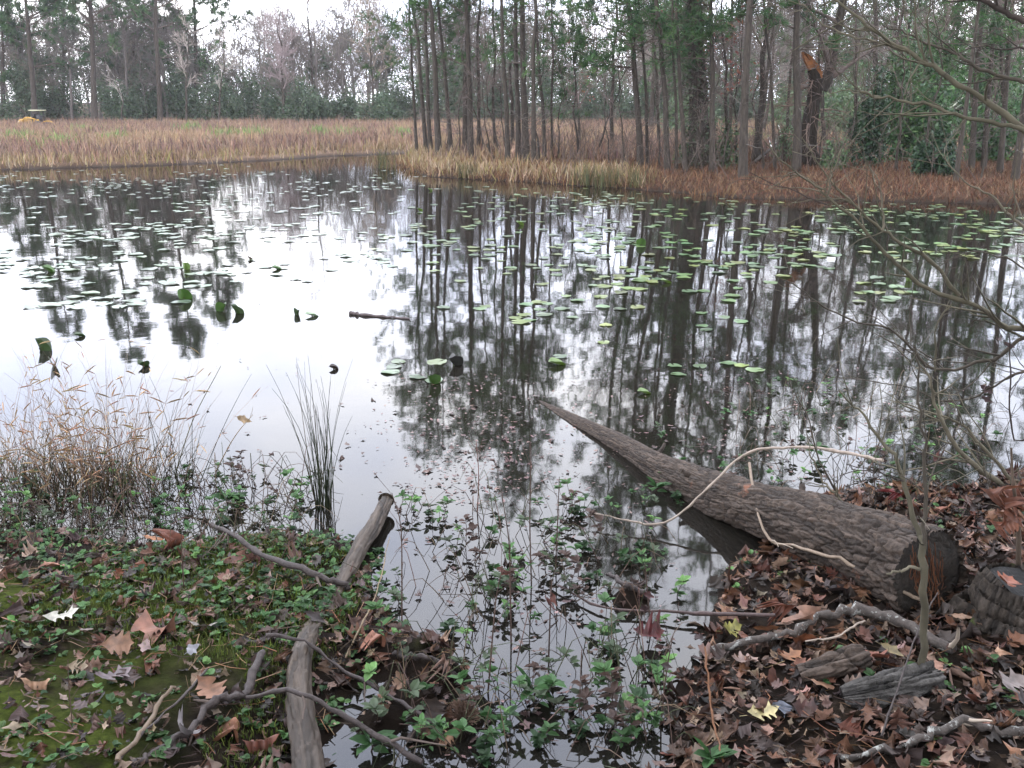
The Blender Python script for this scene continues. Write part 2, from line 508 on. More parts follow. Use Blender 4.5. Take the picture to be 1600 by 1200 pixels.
def pick(rng, pal, n, jit=0.15):
    c = np.asarray(pal)[rng.integers(0, len(pal), n)]
    return c * (1 + rng.normal(size=(n, 1)) * jit) * (1 + rng.normal(size=(n, 3)) * 0.05)
def trunk_pts(rng, base, through, top_h, K=14, wob=0.06):
    """trunk from base, passing 'through', up to height top_h"""
    base = np.asarray(base, float); th = np.asarray(through, float)
    d = (th - base) / (th[2] - base[2])
    t = np.linspace(0, 1, K)
    zz = t * (top_h - base[2])
    p = base[None] + d[None] * np.minimum(zz, (th[2] - base[2]) * 1.1)[:, None]
    p[:, 2] = base[2] + zz
    over = np.maximum(zz - (th[2] - base[2]) * 1.1, 0)
    p[:, :2] += d[None, :2] * over[:, None] * 0.4
    w_ = np.cumsum(rng.normal(size=(K, 2)), 0) * wob
    w_ -= w_[0] + (w_[-1] - w_[0]) * t[:, None]
    p[:, :2] += w_ * (t * 2).clip(0, 1)[:, None]
    p[0, 2] -= 0.15
    return p
def pine(name, label, cat, group, base, through, height, r, seed, crown_from=0.45, nbr=24, spread=1.7, low=0, dead=16, needle=11, mtrunk=None, wd=0.018, tint=(1, 1, 1), tuftlen=(0.16, 0.26), dens=1.0):
    rng = np.random.default_rng(seed)
    root = empty(name, base)
    tag(root, label, cat, group)
    Pt = trunk_pts(rng, base, through, height)
    t = np.linspace(0, 1, len(Pt))
    Rd = r * (1.0 - 0.86 * t ** 0.9) * (1 + 0.25 * np.exp(-t * 30))
    mb = MB(); tubes(mb, Pt, Rd, 9, (1, 1, 1))
    here(mb.build("trunk", mtrunk or M_PINE), root)
    Pt, Rd = Pt[None], Rd[None]
    bl = lambda tt, g_: spread * (1.05 - tt) * g_.uniform(.6, 1.25, len(tt)) + 0.25
    A, Ar = kids(rng, Pt, Rd, nbr, crown_from, 0.985, bl, (1.0, 1.5), 6, 0.07, 0.10, 0.38, 0.3, 0.008)
    if low:
        A2, Ar2 = kids(rng, Pt, Rd, low, 0.22, crown_from, (spread * .5, spread * .95), (1.2, 1.6), 6, 0.02, 0.12, 0.25, 0.3, 0.007)
        A = np.concatenate([A, A2]); Ar = np.concatenate([Ar, Ar2])
    B, Br = kids(rng, A, Ar, max(3, int(5 * dens)), 0.3, 0.95, (0.25, 0.7), (0.4, 0.9), 4, 0.06, 0.12, 0.55, 0.4, 0.006)
    D, Dr = kids(rng, Pt, Rd, dead, 0.06, crown_from, (0.25, 1.1), (1.1, 1.7), 5, -0.03, 0.2, 0.16, 0.3, 0.005)
    D2, Dr2 = kids(rng, D, Dr, 2, 0.3, 0.9, (0.12, 0.4), (0.5, 1.1), 3, 0, 0.2, 0.6, 0.4, 0.004)
    mb = MB()
    bc = (0.075, 0.06, 0.05)
    tubes(mb, A, Ar, 4, bc); tubes(mb, B, Br, 3, bc); tubes(mb, D, Dr, 3, (0.09, 0.08, 0.072)); tubes(mb, D2, Dr2, 3, (0.10, 0.09, 0.08))
    here(mb.build("branches", M_TWIG), root)
    pos = np.concatenate([B[:, -1], B[:, 2], A[:, -1], A[:, 4]])
    dr = np.concatenate([nrm(B[:, -1] - B[:, 1]), nrm(B[:, 2] - B[:, 0]), nrm(A[:, -1] - A[:, 3]), nrm(A[:, 4] - A[:, 2])])
    mb = MB()
    needles(rng, mb, pos, nrm(dr + np.array([0, 0, .25])), needle, tuftlen, wd, pick(rng, GREENS, len(pos)) * np.array(tint))
    here(mb.build("crown", M_NEEDLE), root)
    return root
def bare_levels(rng, Pt, Rd, n1, l1, n2, n3, n4=0, t0=0.3, up=0.06, ang=(0.5, 1.0), sc=1.0, rmin=0.006):
    bl = lambda tt, g_: (l1 * (1.15 - 0.75 * tt) * g_.uniform(.6, 1.2, len(tt)))
    A, Ar = kids(rng, Pt, Rd, n1, t0, 0.98, bl, ang, 7, up, 0.14, 0.5, 0.25, rmin)
    out = [(A, Ar, 4)]
    B, Br = kids(rng, A, Ar, n2, 0.2, 0.98, (l1 * .25, l1 * .6), (0.4, 1.0), 5, up * .8, 0.16, 0.55, 0.35, rmin * .8)
    out.append((B, Br, 3))
    C_, Cr = kids(rng, B, Br, n3, 0.2, 1.0, (l1 * .12, l1 * .32), (0.35, 0.9), 4, up, 0.18, 0.6, 0.5, rmin * .7)
    out.append((C_, Cr, 3))
    if n4:
        D, Dr = kids(rng, C_, Cr, n4, 0.2, 1.0, (l1 * .07, l1 * .18), (0.3, 0.8), 3, up, 0.15, 0.8, 0.7, rmin * .6)
        out.append((D, Dr, 3))
    return out
def bare_tree(name, label, cat, group, base, through, height, r, seed, n=(12, 5, 5, 0), l1=2.2, t0=0.3, tw=(0.20, 0.165, 0.155), mtrunk=None, ang=(0.5, 1.0), leaves=None, rmin=0.008):
    rng = np.random.default_rng(seed)
    root = empty(name, base)
    tag(root, label, cat, group)
    Pt = trunk_pts(rng, base, through, height, 14, 0.09)
    t = np.linspace(0, 1, len(Pt)); Rd = r * (1.0 - 0.9 * t ** 0.8) * (1 + 0.3 * np.exp(-t * 30))
    mb = MB(); tubes(mb, Pt, Rd, 8, (1, 1, 1)); here(mb.build("trunk", mtrunk or M_WOOD), root)
    mb = MB()
    lv = bare_levels(rng, Pt[None], Rd[None], n[0], l1, n[1], n[2], n[3], t0, ang=ang, rmin=rmin)
    for a, b, s in lv: tubes(mb, a, b, s, tw)
    here(mb.build("branches", M_TWIG), root)
    if leaves:
        mb = MB(); T_ = lv[-1][0][:, -1]
        k = rng.random(len(T_)) < leaves[1]
        cards(rng, mb, np.repeat(T_[k], leaves[2], 0) + rng.normal(size=(k.sum() * leaves[2], 3)) * 0.06, leaves[3], pick(rng, leaves[0], k.sum() * leaves[2]))
        here(mb.build("leaves", M_LEAFY), root)
    return root
def cards(rng, mb, pos, size, cols, flat=0.0):
    """leaf-sized bent quads, turned every way"""
    n = len(pos)
    a = rand_dir(rng, n); b = nrm(np.cross(a, rand_dir(rng, n)))
    a[:, 2] *= (1 - flat)
    s = (rng.uniform(.6, 1.3, n) * size)[:, None]
    v = np.stack([pos - a * s, pos + b * s * .42, pos + a * s, pos - b * s * .42 + np.cross(a, b) * s * .25], 1)
    mb.add(v.reshape(-1, 3), np.arange(n * 4).reshape(-1, 4), np.repeat(cols[:, None], 4, 1).reshape(-1, 3))
def blob_points(rng, n, size, lobes=9):
    c = rand_dir(rng, lobes) * rng.uniform(.35, .75, (lobes, 1)); c[:, 2] = np.abs(c[:, 2]) * .9 + .1
    k = rng.integers(0, lobes, n)
    p = c[k] + nrm(rng.normal(size=(n, 3))) * (rng.random((n, 1)) ** .5) * rng.uniform(.22, .42, lobes)[k][:, None]
    p[:, 2] = np.maximum(p[:, 2], .02)
    return p * np.asarray(size)
def bush(name, label, cat, group, base, size, seed, n=1500, card=0.08, pal=GREENS, stems=5, lobes=9, conical=False):
    rng = np.random.default_rng(seed)
    root = empty(name, base); tag(root, label, cat, group)
    if conical:
        z = rng.random(n) ** 1.5
        th = rng.uniform(0, 6.283, n); rad = (1 - z) ** .8 * (0.35 + .65 * rng.random(n) ** .5) * (0.7 + .5 * vnoise(th * 2, z * 7, seed))
        p = np.stack([np.cos(th) * rad, np.sin(th) * rad, z], 1) * np.asarray(size)
    else:
        p = blob_points(rng, n, size, lobes)
    mb = MB(); cards(rng, mb, p, card, pick(rng, pal, n, .2))
    mb.build("foliage", M_LEAFY, root)
    mb = MB()
    tip = np.concatenate([rng.normal(size=(stems, 2)) * np.array(size[:2]) * .35, rng.uniform(.5, .95, (stems, 1)) * size[2]], 1)
    b0 = rng.normal(size=(stems, 3)) * .06; b0[:, 2] = -.1
    S = np.stack([spline([b0[i], (b0[i] + tip[i]) * .5 + rng.normal(size=3) * .12, tip[i]], 6) for i in range(stems)])
    Sr = np.linspace(.035, .01, 6)[None].repeat(stems, 0)
    tubes(mb, S, Sr, 5, (0.08, 0.065, 0.05))
    T2, Tr2 = kids(rng, S, Sr, 6, .3, 1, (.2, .6 * max(size)), (.4, 1.1), 4, .05, .2, .6, .4, .005)
    tubes(mb, T2, Tr2, 3, (0.09, 0.075, 0.06))
    mb.build("stems", M_TWIG, root)
    return root

# ------------------------------------------------------------------ the far woods
LAV = [(0.120, 0.106, 0.098), (0.15, 0.132, 0.115), (0.10, 0.09, 0.08), (0.155, 0.132, 0.105)]
rng = np.random.default_rng(21)
protos = []
for k in range(7):
    Pt = trunk_pts(rng, (0, 0, 0), (rng.normal() * .15, rng.normal() * .15, 4), 9.5, 10, .12)
    t = np.linspace(0, 1, 10); Rd = 0.13 * (1 - .9 * t)
    m_ = MB(); tubes(m_, Pt, Rd, 5, LAV[k % 4])
    for a, b, s in bare_levels(rng, Pt[None], Rd[None], 14, 2.6, 6, 5, 0, .14, .06, (.4, 1.0), 1, .017):
        tubes(m_, a, b, 3, LAV[k % 4])
    protos.append((np.concatenate(m_.v), np.concatenate(m_.f[4]), np.concatenate(m_.c)))
WOOD_ME = []
for v, f, c in protos:
    WOOD_ME.append(MB().add(v, f, c).mesh("bare_tree", M_TWIG))
mbg = MB()
for k in range(250):
    y = 92 + 34 * rng.random() ** 1.3
    x = rng.uniform(-0.64, 0.66) * y
    s = rng.uniform(.80, 1.15) * (0.84 + 0.0026 * y)
    if -0.32 * y < x < -0.18 * y: s *= 0.86
    o = link("bare_tree", WOOD_ME[int(rng.integers(0, 7))]); o.location = (x, y, h1(x, y) - .1); o.rotation_euler = (0, 0, rng.uniform(0, 6.28)); o.scale = (s * 1.15, s * 1.15, s)
    tag(o, "one of the grey leafless trees massed in the wood beyond the field", "bare tree", "bare wood beyond the field")
    if rng.random() < (0.75 if x < -.27 * y else .34):
        n = 420
        p = blob_points(rng, n, (2.1, 2.1, 3.6), 12) + np.array([x, y + 2, h1(x, y) + s * 9.5 - rng.uniform(3.5, 7)])
        cards(rng, mbg, p, .2, pick(rng, [(0.05, 0.075, 0.045), (0.065, 0.09, 0.055), (0.075, 0.08, 0.055)], n))
mbt = MB(); n = 64000
y = rng.uniform(110, 150, n); x = rng.uniform(-.66, .68, n) * y; top = 10.9 + 3.4 * (fbm(x * .09, y * .05, 3, 3) - .5) * 2 - 1.6 * ((x > -.32 * y) & (x < -.16 * y))
z = rng.random(n) ** .85 * top; d = nrm(rng.normal(size=(n, 3)) * np.array([.6, .6, .5]) + np.array([0, 0, .9])); l = rng.uniform(.5, 1.5, n)[:, None]; sv = nrm(np.cross(d, rand_dir(rng, n))) * .04
p0 = np.stack([x, y, z], 1); v = np.stack([p0 - sv, p0 + sv, p0 + d * l + sv * .3, p0 + d * l - sv * .3], 1)
mbt.add(v.reshape(-1, 3), np.arange(n * 4).reshape(-1, 4), np.repeat(pick(rng, LAV, n, .15)[:, None], 4, 1).reshape(-1, 3))
tag(mbt.build("distant_twigs", M_TWIG), "grey mass of twigs of the most distant bare wood", "woods", kind="stuff")
tag(mbg.build("far_pine_tops", M_LEAFY), "dull green pine tops scattered through the far woods", "foliage", kind="stuff")

# evergreen understory along the far edge of the field
rng = np.random.default_rng(5)
EV_HAZED = [(0.044, 0.078, 0.042), (0.058, 0.092, 0.048), (0.034, 0.060, 0.034), (0.075, 0.10, 0.054)]  # greens greyed and lightened: distance haze mixed into the leaf colour
for k, px in enumerate(range(-160, 1700, 46)):
    Y = 90 + rng.uniform(-2, 5)
    p = V(px + rng.uniform(-18, 18), 200, Y)
    hgt = rng.uniform(4.6, 6.8) if px < 420 or px > 640 else rng.uniform(3.2, 4.8)
    bush("evergreen_shrub", "dark evergreen shrub in the thicket along the foot of the far bare woods", "shrub", "evergreen thicket at the far edge of the field",
         (p[0], Y, h1(p[0], Y) - .1), (3.1, 1.8, hgt), 300 + k, 4600, .125, EV_HAZED, 4, 12)

# tall pines and single trees along the field's far edge: base pixel, pixel where the trunk leaves the frame
def far_tree(px, py, tx, ty, Y):
    b = V(px, py, Y); b[2] = h1(b[0], Y)
    return b, V(tx, ty, Y)
GF = "trees along the far edge of the field"
for k, (lab, a, hgt, r, cf, nb, sp) in enumerate([
        ("tall pine with reddish trunk rising behind the yellow tractor", (55, 186, 40, 5, 88), 18.5, .26, .40, 48, 6.2),
        ("tall dark pine with a straight trunk right of the yellow tractor", (148, 188, 140, 5, 88), 20.5, .27, .36, 54, 7.0),
        ("tall pine second to the right of the tractor with a bare lower trunk", (250, 186, 245, 5, 89), 20.0, .25, .38, 52, 6.6),
        ("flat-crowned pine with wide open boughs beside the patch of white sky", (306, 160, 301, 5, 96), 19.0, .22, .36, 52, 6.8),
        ("dark bushy pine half hidden between the second and third tall trunks", (205, 176, 208, 5, 97), 17.0, .20, .34, 44, 5.6),
        ("dull green pine filling the gap between the tractor and the straight pine", (98, 178, 100, 5, 99), 17.5, .20, .36, 44, 5.6),
        ("small pine leaning among the bushes left of the tractor", (5, 186, 2, 5, 92), 14.0, .2, .36, 36, 3.8)]):
    b, t_ = far_tree(*a)
    pine("pine_tree", lab, "pine tree", GF, b, t_, hgt, r, 500 + k, cf, nb, sp, 3, 14, 13, None, .06, (0.95, 0.95, 1.0), (0.3, 0.5), 2.0)
for k, (lab, a, hgt, r, n, l1, tw) in enumerate([
        ("slender bare tree forking against the patch of white sky", (494, 186, 487, 40, 92), 14.5, .16, (10, 4, 5, 2), 3.2, (0.17, 0.14, 0.13)),
        ("lavender grey bare tree with a dense twiggy crown left of the forked one", (444, 186, 440, 60, 90), 10.0, .17, (16, 6, 6, 2), 2.4, (0.27, 0.22, 0.22)),
        ("pale thin trunk between the two tall pines and the flat-crowned pine", (291, 188, 290, 60, 88), 9.0, .12, (9, 4, 4, 2), 2.0, (0.30, 0.26, 0.23)),
        ("whitish slim tree leaning right in the dark thicket", (340, 176, 350, 110, 88), 7.5, .10, (8, 4, 4, 2), 1.8, (0.33, 0.30, 0.27)),
        ("bare tree at the left end of the pine cluster with tan twigs", (585, 186, 580, 50, 90), 10.5, .15, (14, 5, 6, 2), 2.6, (0.25, 0.20, 0.16)),
        ("short white stub trunk in the thicket right of the tall pines", (190, 196, 189, 150, 86), 6.0, .08, (6, 3, 3, 0), 1.4, (0.34, 0.31, 0.28))]):
    b, t_ = far_tree(*a)
    bare_tree("bare_tree", lab, "bare tree", GF, b, t_, hgt, r, 540 + k, n, l1, .28, tw, None, (.5, 1.05), None, .014)

# ------------------------------------------------------------------ haze: grey-lilac air over the field
def haze_build():
    m = bpy.data.materials.new("haze"); m.use_nodes = True
    t = m.node_tree; t.nodes.clear()
    pv = node(t, "ShaderNodeVolumePrincipled", Density=0.00028, Anisotropy=0.0)
    pv.inputs['Color'].default_value = (0.93, 0.93, 1.0, 1)
    ou = node(t, "ShaderNodeOutputMaterial"); t.links.new(pv.outputs['Volume'], ou.inputs['Volume'])
    return m
if True:
    x0, x1, y0, y1, z0, z1 = -810, 810, -12, 930, -3, 24
    v = [(x0, y0, z0), (x1, y0, z0), (x1, y1, z0), (x0, y1, z0), (x0, y0, z1), (x1, y0, z1), (x1, y1, z1), (x0, y1, z1)]
    f = [(0, 3, 2, 1), (4, 5, 6, 7), (0, 1, 5, 4), (1, 2, 6, 5), (2, 3, 7, 6), (3, 0, 4, 7)]
    tag(MB().add(v, f).build("haze", haze_build(), None, False), "pale haze in the air over the pond", None, kind="stuff")

# unseen wood beside and behind the camera: trees added to shade the near banks
def shade_tree(base, height, seed):
    rng = np.random.default_rng(seed); root = empty("unseen_shade_oak", base)
    tag(root, "unseen evergreen oak added for shade in the wood behind the near bank", "tree", "wood behind the near bank")
    b = np.array(base, float); Pt = trunk_pts(rng, b, b + np.array([rng.normal() * .3, rng.normal() * .3, 4]), height); t = np.linspace(0, 1, len(Pt)); Rd = .2 * (1 - .85 * t)
    mb = MB(); tubes(mb, Pt, Rd, 8); here(mb.build("trunk", M_WOOD), root)
    A, Ar = kids(rng, Pt[None], Rd[None], 16, .34, .98, (1.8, 3.4), (.8, 1.4), 6, .05, .12, .45, .3, .01)
    B, Br = kids(rng, A, Ar, 5, .3, 1, (.6, 1.4), (.4, 1.0), 4, .03, .15, .5, .4, .006)
    mb = MB(); tubes(mb, A, Ar, 4, (.08, .065, .055)); tubes(mb, B, Br, 3, (.08, .065, .055)); here(mb.build("branches", M_TWIG), root)
    p = np.repeat(B[:, -1], 44, 0) + rng.normal(size=(len(B) * 44, 3)) * np.array([.4, .4, .28])
    mb = MB(); cards(rng, mb, p, .22, pick(rng, GREENS, len(p)), .5); here(mb.build("crown", M_LEAFY), root)
for k, (x, y, hh) in enumerate([(-7.5, -.5, 8.5), (-4.2, -2.6, 9.5), (-1.2, -3.4, 10), (2.0, -2.8, 10), (4.8, -1.6, 9.5), (6.6, 1.4, 9), (-6, -6, 11), (0.4, -7, 12), (6.5, -5.5, 11), (8.6, 4.2, 9.5)]):
    shade_tree((x, y, h1(x, y)), hh, 2000 + k)
# ------------------------------------------------------------------ the near pines on the far bank
# (label, base pixel, pixel the trunk passes higher up, width in photograph pixels, extra)
GA = "slim pines clustered on the grassy point"
GB = "pines standing along the right far bank"
GC = "pines deeper in the wood behind the right bank"
def up_tree(px, py, tx, ty):
    b = G(px, py)
    return b, V(tx, ty, b[1] + (0.0))
PINES = [
    ("thin pine at the left end of the cluster on the grassy point", GA, 652, 243, 637, 56, 5, dict(low=15, spread=2.7)),
    ("slim pine second from the left end of the point cluster, leaning left", GA, 667, 245, 644, 0, 7, dict(low=9, spread=2.6)),
    ("slim pine third from the left end of the point cluster, leaning left", GA, 674, 246, 652, 0, 7, {}),
    ("stouter grey pine fourth in the point cluster, nearly upright", GA, 686, 248, 674, 0, 10, {}),
    ("leaning pine between the stout grey one and the tight trio of trunks", GA, 706, 246, 684, 0, 7, {}),
    ("dark straight pine at the left of the tight trio on the point", GA, 727, 243, 728, 0, 10, {}),
    ("greyer straight pine in the middle of the tight trio", GA, 736, 248, 730, 0, 10, {}),
    ("thin pine at the right of the tight trio on the point", GA, 748, 241, 745, 0, 6, {}),
    ("very thin pine standing alone right of the tight trio", GA, 774, 243, 771, 0, 5, dict(spread=1.2)),
    ("pine with a curved foot standing forward in the pine straw", GA, 794, 258, 778, 0, 8, {}),
    ("left trunk of the double pine in the middle of the straw bank", GA, 811, 256, 806, 0, 9, {}),
    ("thicker right trunk of the double pine in the middle of the straw bank", GA, 822, 257, 812, 0, 12, {}),
    ("reddish pine just right of the double pine", GA, 835, 261, 828, 0, 8, {}),
    ("slim leaning pine at the right end of the point cluster", GA, 852, 249, 840, 0, 6, dict(spread=1.3)),
    ("very slim pole of a pine at the edge of the open gap", GA, 863, 248, 858, 0, 4, dict(spread=1.1, nbr=16)),
    ("short spindly pine alone in the open gap with bare side twigs", GA, 905, 247, 892, 120, 4, dict(spread=1.0, nbr=14, hgt=5.0)),
    ("upright pine with drooping green boughs at the right of the open gap", GB, 1001, 263, 988, 0, 10, dict(low=18, spread=2.4)),
    ("thin pine close behind the one with drooping boughs", GB, 1012, 262, 1008, 0, 5, dict(low=4)),
    ("pine leaning left, midway between the drooping one and the ivied trunk", GB, 1044, 267, 1029, 0, 9, dict(low=13, spread=2.0)),
    ("thin dark pine left of the big ivied trunk", GB, 1057, 267, 1055, 0, 5, {}),
    ("slender pine touching the big ivied trunk, leaning left", GB, 1072, 269, 1054, 30, 7, dict(low=5)),
    ("reddish brown pine close on the right of the big ivied trunk", GB, 1113, 269, 1113, 0, 9, dict(low=10)),
    ("grey pine with smooth plates standing nearest the water on the right bank", GB, 1161, 278, 1167, 0, 13, {}),
    ("thin dark pine right of the mossy leaning tree", GB, 1212, 269, 1199, 0, 5, {}),
    ("stout dark pine left of the broken snag", GB, 1244, 270, 1257, 0, 13, {}),
    ("red-barked pine rising behind the juniper", GC, 1369, 232, 1369, 0, 10, {}),
    ("short crooked pine foot right of the dark juniper", GB, 1492, 288, 1504, 210, 7, dict(low=8, spread=2.0)),
    ("pine leaning right, first right of the crooked foot", GB, 1517, 268, 1532, 0, 9, dict(low=14, spread=2.3)),
    ("pine leaning right, second right of the crooked foot", GB, 1537, 268, 1551, 0, 8, dict(low=5)),
    ("pine leaning right, third right of the crooked foot", GB, 1562, 270, 1585, 0, 9, dict(low=12, spread=2.2)),
    ("stout pine leaning right at the right edge of the frame", GB, 1585, 284, 1607, 120, 11, dict(low=6)),
    ("tall pine standing behind the leaning pines at the right", GC, 1556, 236, 1553, 0, 10, {}),
    ("thin pine behind the right end of the juniper group", GC, 1468, 232, 1480, 0, 9, dict(low=12, spread=2.2)),
    ("slim pine deep in the wood above the fallen log", GC, 1420, 230, 1415, 0, 6, dict(low=5)),
    ("slim reddish pine deep in the wood beside the slim one above the fallen log", GC, 1490, 228, 1490, 0, 7, {}),
    ("thin pine seen deep between the snag and the red-barked pine", GC, 1335, 230, 1338, 0, 5, {}),
    ("thin pine deep in the wood left of the stout dark pine", GC, 1228, 236, 1236, 0, 5, {}),
    ("slender pine far behind the grey one near the water", GC, 1140, 234, 1147, 0, 6, {}),
    ("thin pine far behind the pine leaning left", GC, 1030, 238, 1022, 0, 5, {}),
]
for k, (lab, gr, px, py, tx, ty, wpx, ex) in enumerate(PINES):
    ex = dict(ex)
    b, th = up_tree(px, py, tx, ty)
    r = wpx * mpp(b[1]) * .5
    hgt = ex.pop('hgt', (11.0 if gr == GA else 12.2 if gr == GB else 13.0) * (0.92 + .18 * random.random()))
    pine("pine_tree", lab, "pine tree", gr, b, th, hgt, r, 700 + k, ex.pop('cf', .46 if gr == GA else .37), ex.pop('nbr', 24 if gr == GA else 32), ex.pop('spread', 1.65), ex.pop('low', 3), 18, 13, None, .022,
         (1, 1, 1), (0.15, 0.25))
# unnumbered slim saplings between the pines
rng = np.random.default_rng(77)
for k, (px, py) in enumerate([(718, 246), (758, 246), (764, 250), (780, 246), (842, 252), (790, 244), (872, 250), (952, 255), (975, 262), (1030, 262), (1085, 266), (1128, 266), (1150, 262), (1195, 268), (1278, 264), (1320, 266), (1400, 270), (1440, 275), (1530, 284), (700, 243), (1105, 258), (930, 246)]):
    b = G(px, py)
    bare_tree("sapling", "thin bare sapling growing among the pine trunks of the far bank", "sapling", "bare saplings among the pines",
              b, b + np.array([rng.normal() * .25, 0, 3.0]), rng.uniform(3.5, 6.5), rng.uniform(.025, .045), 900 + k, (9, 4, 3, 0), 1.1, .25, (0.13, 0.10, 0.09), None, (.5, 1.1), None, .006)

# big ivied hardwood
def big_oak():
    rng = np.random.default_rng(61)
    b = G(1094, 263); root = empty("ivied_tree", b)
    tag(root, "big dark trunk wrapped in ivy, thickest on the right bank", "tree")
    Pt = trunk_pts(rng, b, V(1088, 0, b[1]), 11.5, 16, .04); t = np.linspace(0, 1, 16)
    Rd = .30 * (1 - .75 * t) * (1 + .35 * np.exp(-t * 22))
    mb = MB(); tubes(mb, Pt, Rd, 14); here(mb.build("trunk", M_WOOD), root)
    mb = MB(); lv = bare_levels(rng, Pt[None], Rd[None], 13, 3.4, 6, 5, 3, .38, .05, (.6, 1.2), 1, .007)
    for a, r_, s in lv: tubes(mb, a, r_, s, (0.09, 0.075, 0.065))
    here(mb.build("branches", M_TWIG), root)
    n = 2600; k = np.minimum(rng.random(n) ** 1.3 * 7.5, 9).astype(int); f = rng.random(n)[:, None]
    c = Pt[k] * (1 - f) + Pt[k + 1] * f; th = rng.uniform(0, 6.28, n); rr = Rd[k] * rng.uniform(1.0, 1.7, n)
    p = c + np.stack([np.cos(th) * rr, np.sin(th) * rr, np.zeros(n)], 1)
    mb = MB(); cards(rng, mb, p, .055, pick(rng, [(0.03, 0.05, 0.022), (0.045, 0.065, 0.03), (0.05, 0.04, 0.025)], n))
    here(mb.build("ivy", M_LEAFY), root)
big_oak()
b = G(1180, 252)
bare_tree("leaning_tree", "mossy dark tree leaning right between grey and stout pines", "tree", None, b, V(1199, 112, b[1]), 8.5, .14, 62, (12, 5, 4, 2), 2.2, .35, (0.10, 0.085, 0.06), M_WOOD, (.6, 1.2), None, .007)
for k, (px, py, lab) in enumerate([(1137, 262, "small oak holding rusty dead leaves right of the ivied trunk"), (905, 225, "bare oak with a few rusty leaves high in the open gap")]):
    b = G(px, py)
    bare_tree("dead_leaf_oak", lab, "oak tree", None, b, V(px - 3, 60, b[1]), 7.5 - k, .07, 64 + k, (16, 6, 5, 0), 1.5, .22, (0.12, 0.085, 0.075), None, (.5, 1.1),
              ([(0.16, 0.045, 0.03), (0.12, 0.035, 0.03), (0.20, 0.08, 0.045)], .55 - .45 * k, 3, .07), .006)
for k, (px, py, tx, hgt, l1, lab) in enumerate([(955, 240, 962, 8.5, 3.0, "bare tree with dark arching limbs in the open gap"), (1185, 240, 1205, 9.0, 2.6, "bare tree behind the mossy leaning trunk"), (1400, 245, 1394, 9.0, 2.8, "bare tree with tan twigs behind the juniper"),
        (800, 236, 806, 8.5, 2.4, "bare hardwood half hidden behind the double pine"), (1290, 238, 1284, 8.0, 2.5, "bare tree arching behind the broken snag"), (1570, 250, 1566, 9.5, 2.8, "bare tree behind the leaning pines at the right edge")]):
    b = G(px, py)
    bare_tree("bare_tree", lab, "bare tree", "bare hardwoods between the pines", b, V(tx, 60, b[1]), hgt, .09, 80 + k, (15, 6, 5, 2), l1, .2, (0.11, 0.092, 0.082), None, (.6, 1.25), None, .006)

# broken snag with the torn orange wood and its live limb
def snag():
    rng = np.random.default_rng(63)
    b = G(1268, 262); Y = b[1]
    root = empty("broken_snag", b); tag(root, "broken snag with torn orange wood at its top", "snag")
    pts = np.array([b - np.array([0, 0, .2]), V(1264, 210, Y), V(1270, 165, Y), V(1274, 128, Y), V(1268, 108, Y)])
    p = spline(pts, 14); r = np.linspace(.26, .14, 14) * (1 + .12 * rng.normal(size=14) * .5)
    mb = MB(); tubes(mb, p, r, 11, (0.6, 0.55, 0.5)); here(mb.build("trunk", M_WOOD), root)
    a = V(1254, 82, Y); c = V(1282, 122, Y)
    mb = MB()
    ax = c - a; n = nrm(np.cross(ax, [0, 1, 0])); dp = np.array([0, .09, 0])
    t = np.linspace(0, 1, 8); wv = np.array([.01, .07, .11, .12, .13, .12, .09, .05])
    for s0, s1, off in ((-1, 0.1, 0), (0.15, 1, .03)):
        A = a + ax * t[:, None] + n * (wv * s0)[:, None]; B = a + ax * t[:, None] + n * (wv * s1)[:, None]
        A = A + rng.normal(size=A.shape) * .012; B = B + rng.normal(size=B.shape) * .012 - np.array([0, off, 0])
        v = np.concatenate([A - dp, B - dp, A + dp, B + dp]); k = np.arange(7)
        f = np.concatenate([np.stack([k, k + 1, k + 9, k + 8], 1), np.stack([k + 16, k + 24, k + 25, k + 17], 1), np.stack([k, k + 16, k + 17, k + 1], 1), np.stack([k + 8, k + 9, k + 25, k + 24], 1)])
        mb.add(v, f, (0.20, 0.085, 0.035))
    o = here(mb.build("torn_wood", M_TWIG, None, False), root); tag(o, "torn orange heartwood split open to the sky")
    lp = spline([V(1284, 140, Y), V(1294, 118, Y), V(1306, 60, Y), V(1318, 0, Y), V(1330, -90, Y), V(1326, -200, Y)], 14)
    lr = np.linspace(.17, .06, 14)
    mb = MB(); tubes(mb, lp, lr, 9); here(mb.build("limb", M_WOOD), root)
    mb = MB()
    for a_, r_, s in bare_levels(rng, lp[None], lr[None], 12, 2.4, 5, 5, 2, .1, .02, (.6, 1.3), 1, .007): tubes(mb, a_, r_, s, (0.10, 0.08, 0.07))
    for a_, r_, s in bare_levels(rng, p[None], r[None] * .3, 16, 1.5, 5, 5, 0, .2, -.12, (.8, 1.5), 1, .006): tubes(mb, a_, r_, s, (0.14, 0.10, 0.08))
    here(mb.build("branches", M_TWIG), root)
snag()
def lying(name, lab, cat, pts, r0, r1, m, col=(1, 1, 1), n=18, sides=9, seed=0, group=None, twigs=0, knot=.12):
    rng = np.random.default_rng(seed)
    p = spline(pts, n); r = np.linspace(r0, r1, n) * (1 + knot * rng.normal(size=n))
    p = p + rng.normal(size=p.shape) * np.minimum(r0, r1) * .12
    root = empty(name, p[0]); tag(root, lab, cat, group)
    mb = MB(); tubes(mb, p, r, sides, col, cap=True); here(mb.build("stem", m), root)
    if twigs:
        mb = MB()
        A, Ar = kids(rng, p[None], r[None], twigs, .1, .95, (r0 * 5, r0 * 14), (.5, 1.1), 5, .02, .15, .5, .3, .0012)
        tubes(mb, A, Ar, 4, col); here(mb.build("side_twigs", M_TWIG), root)
    return root
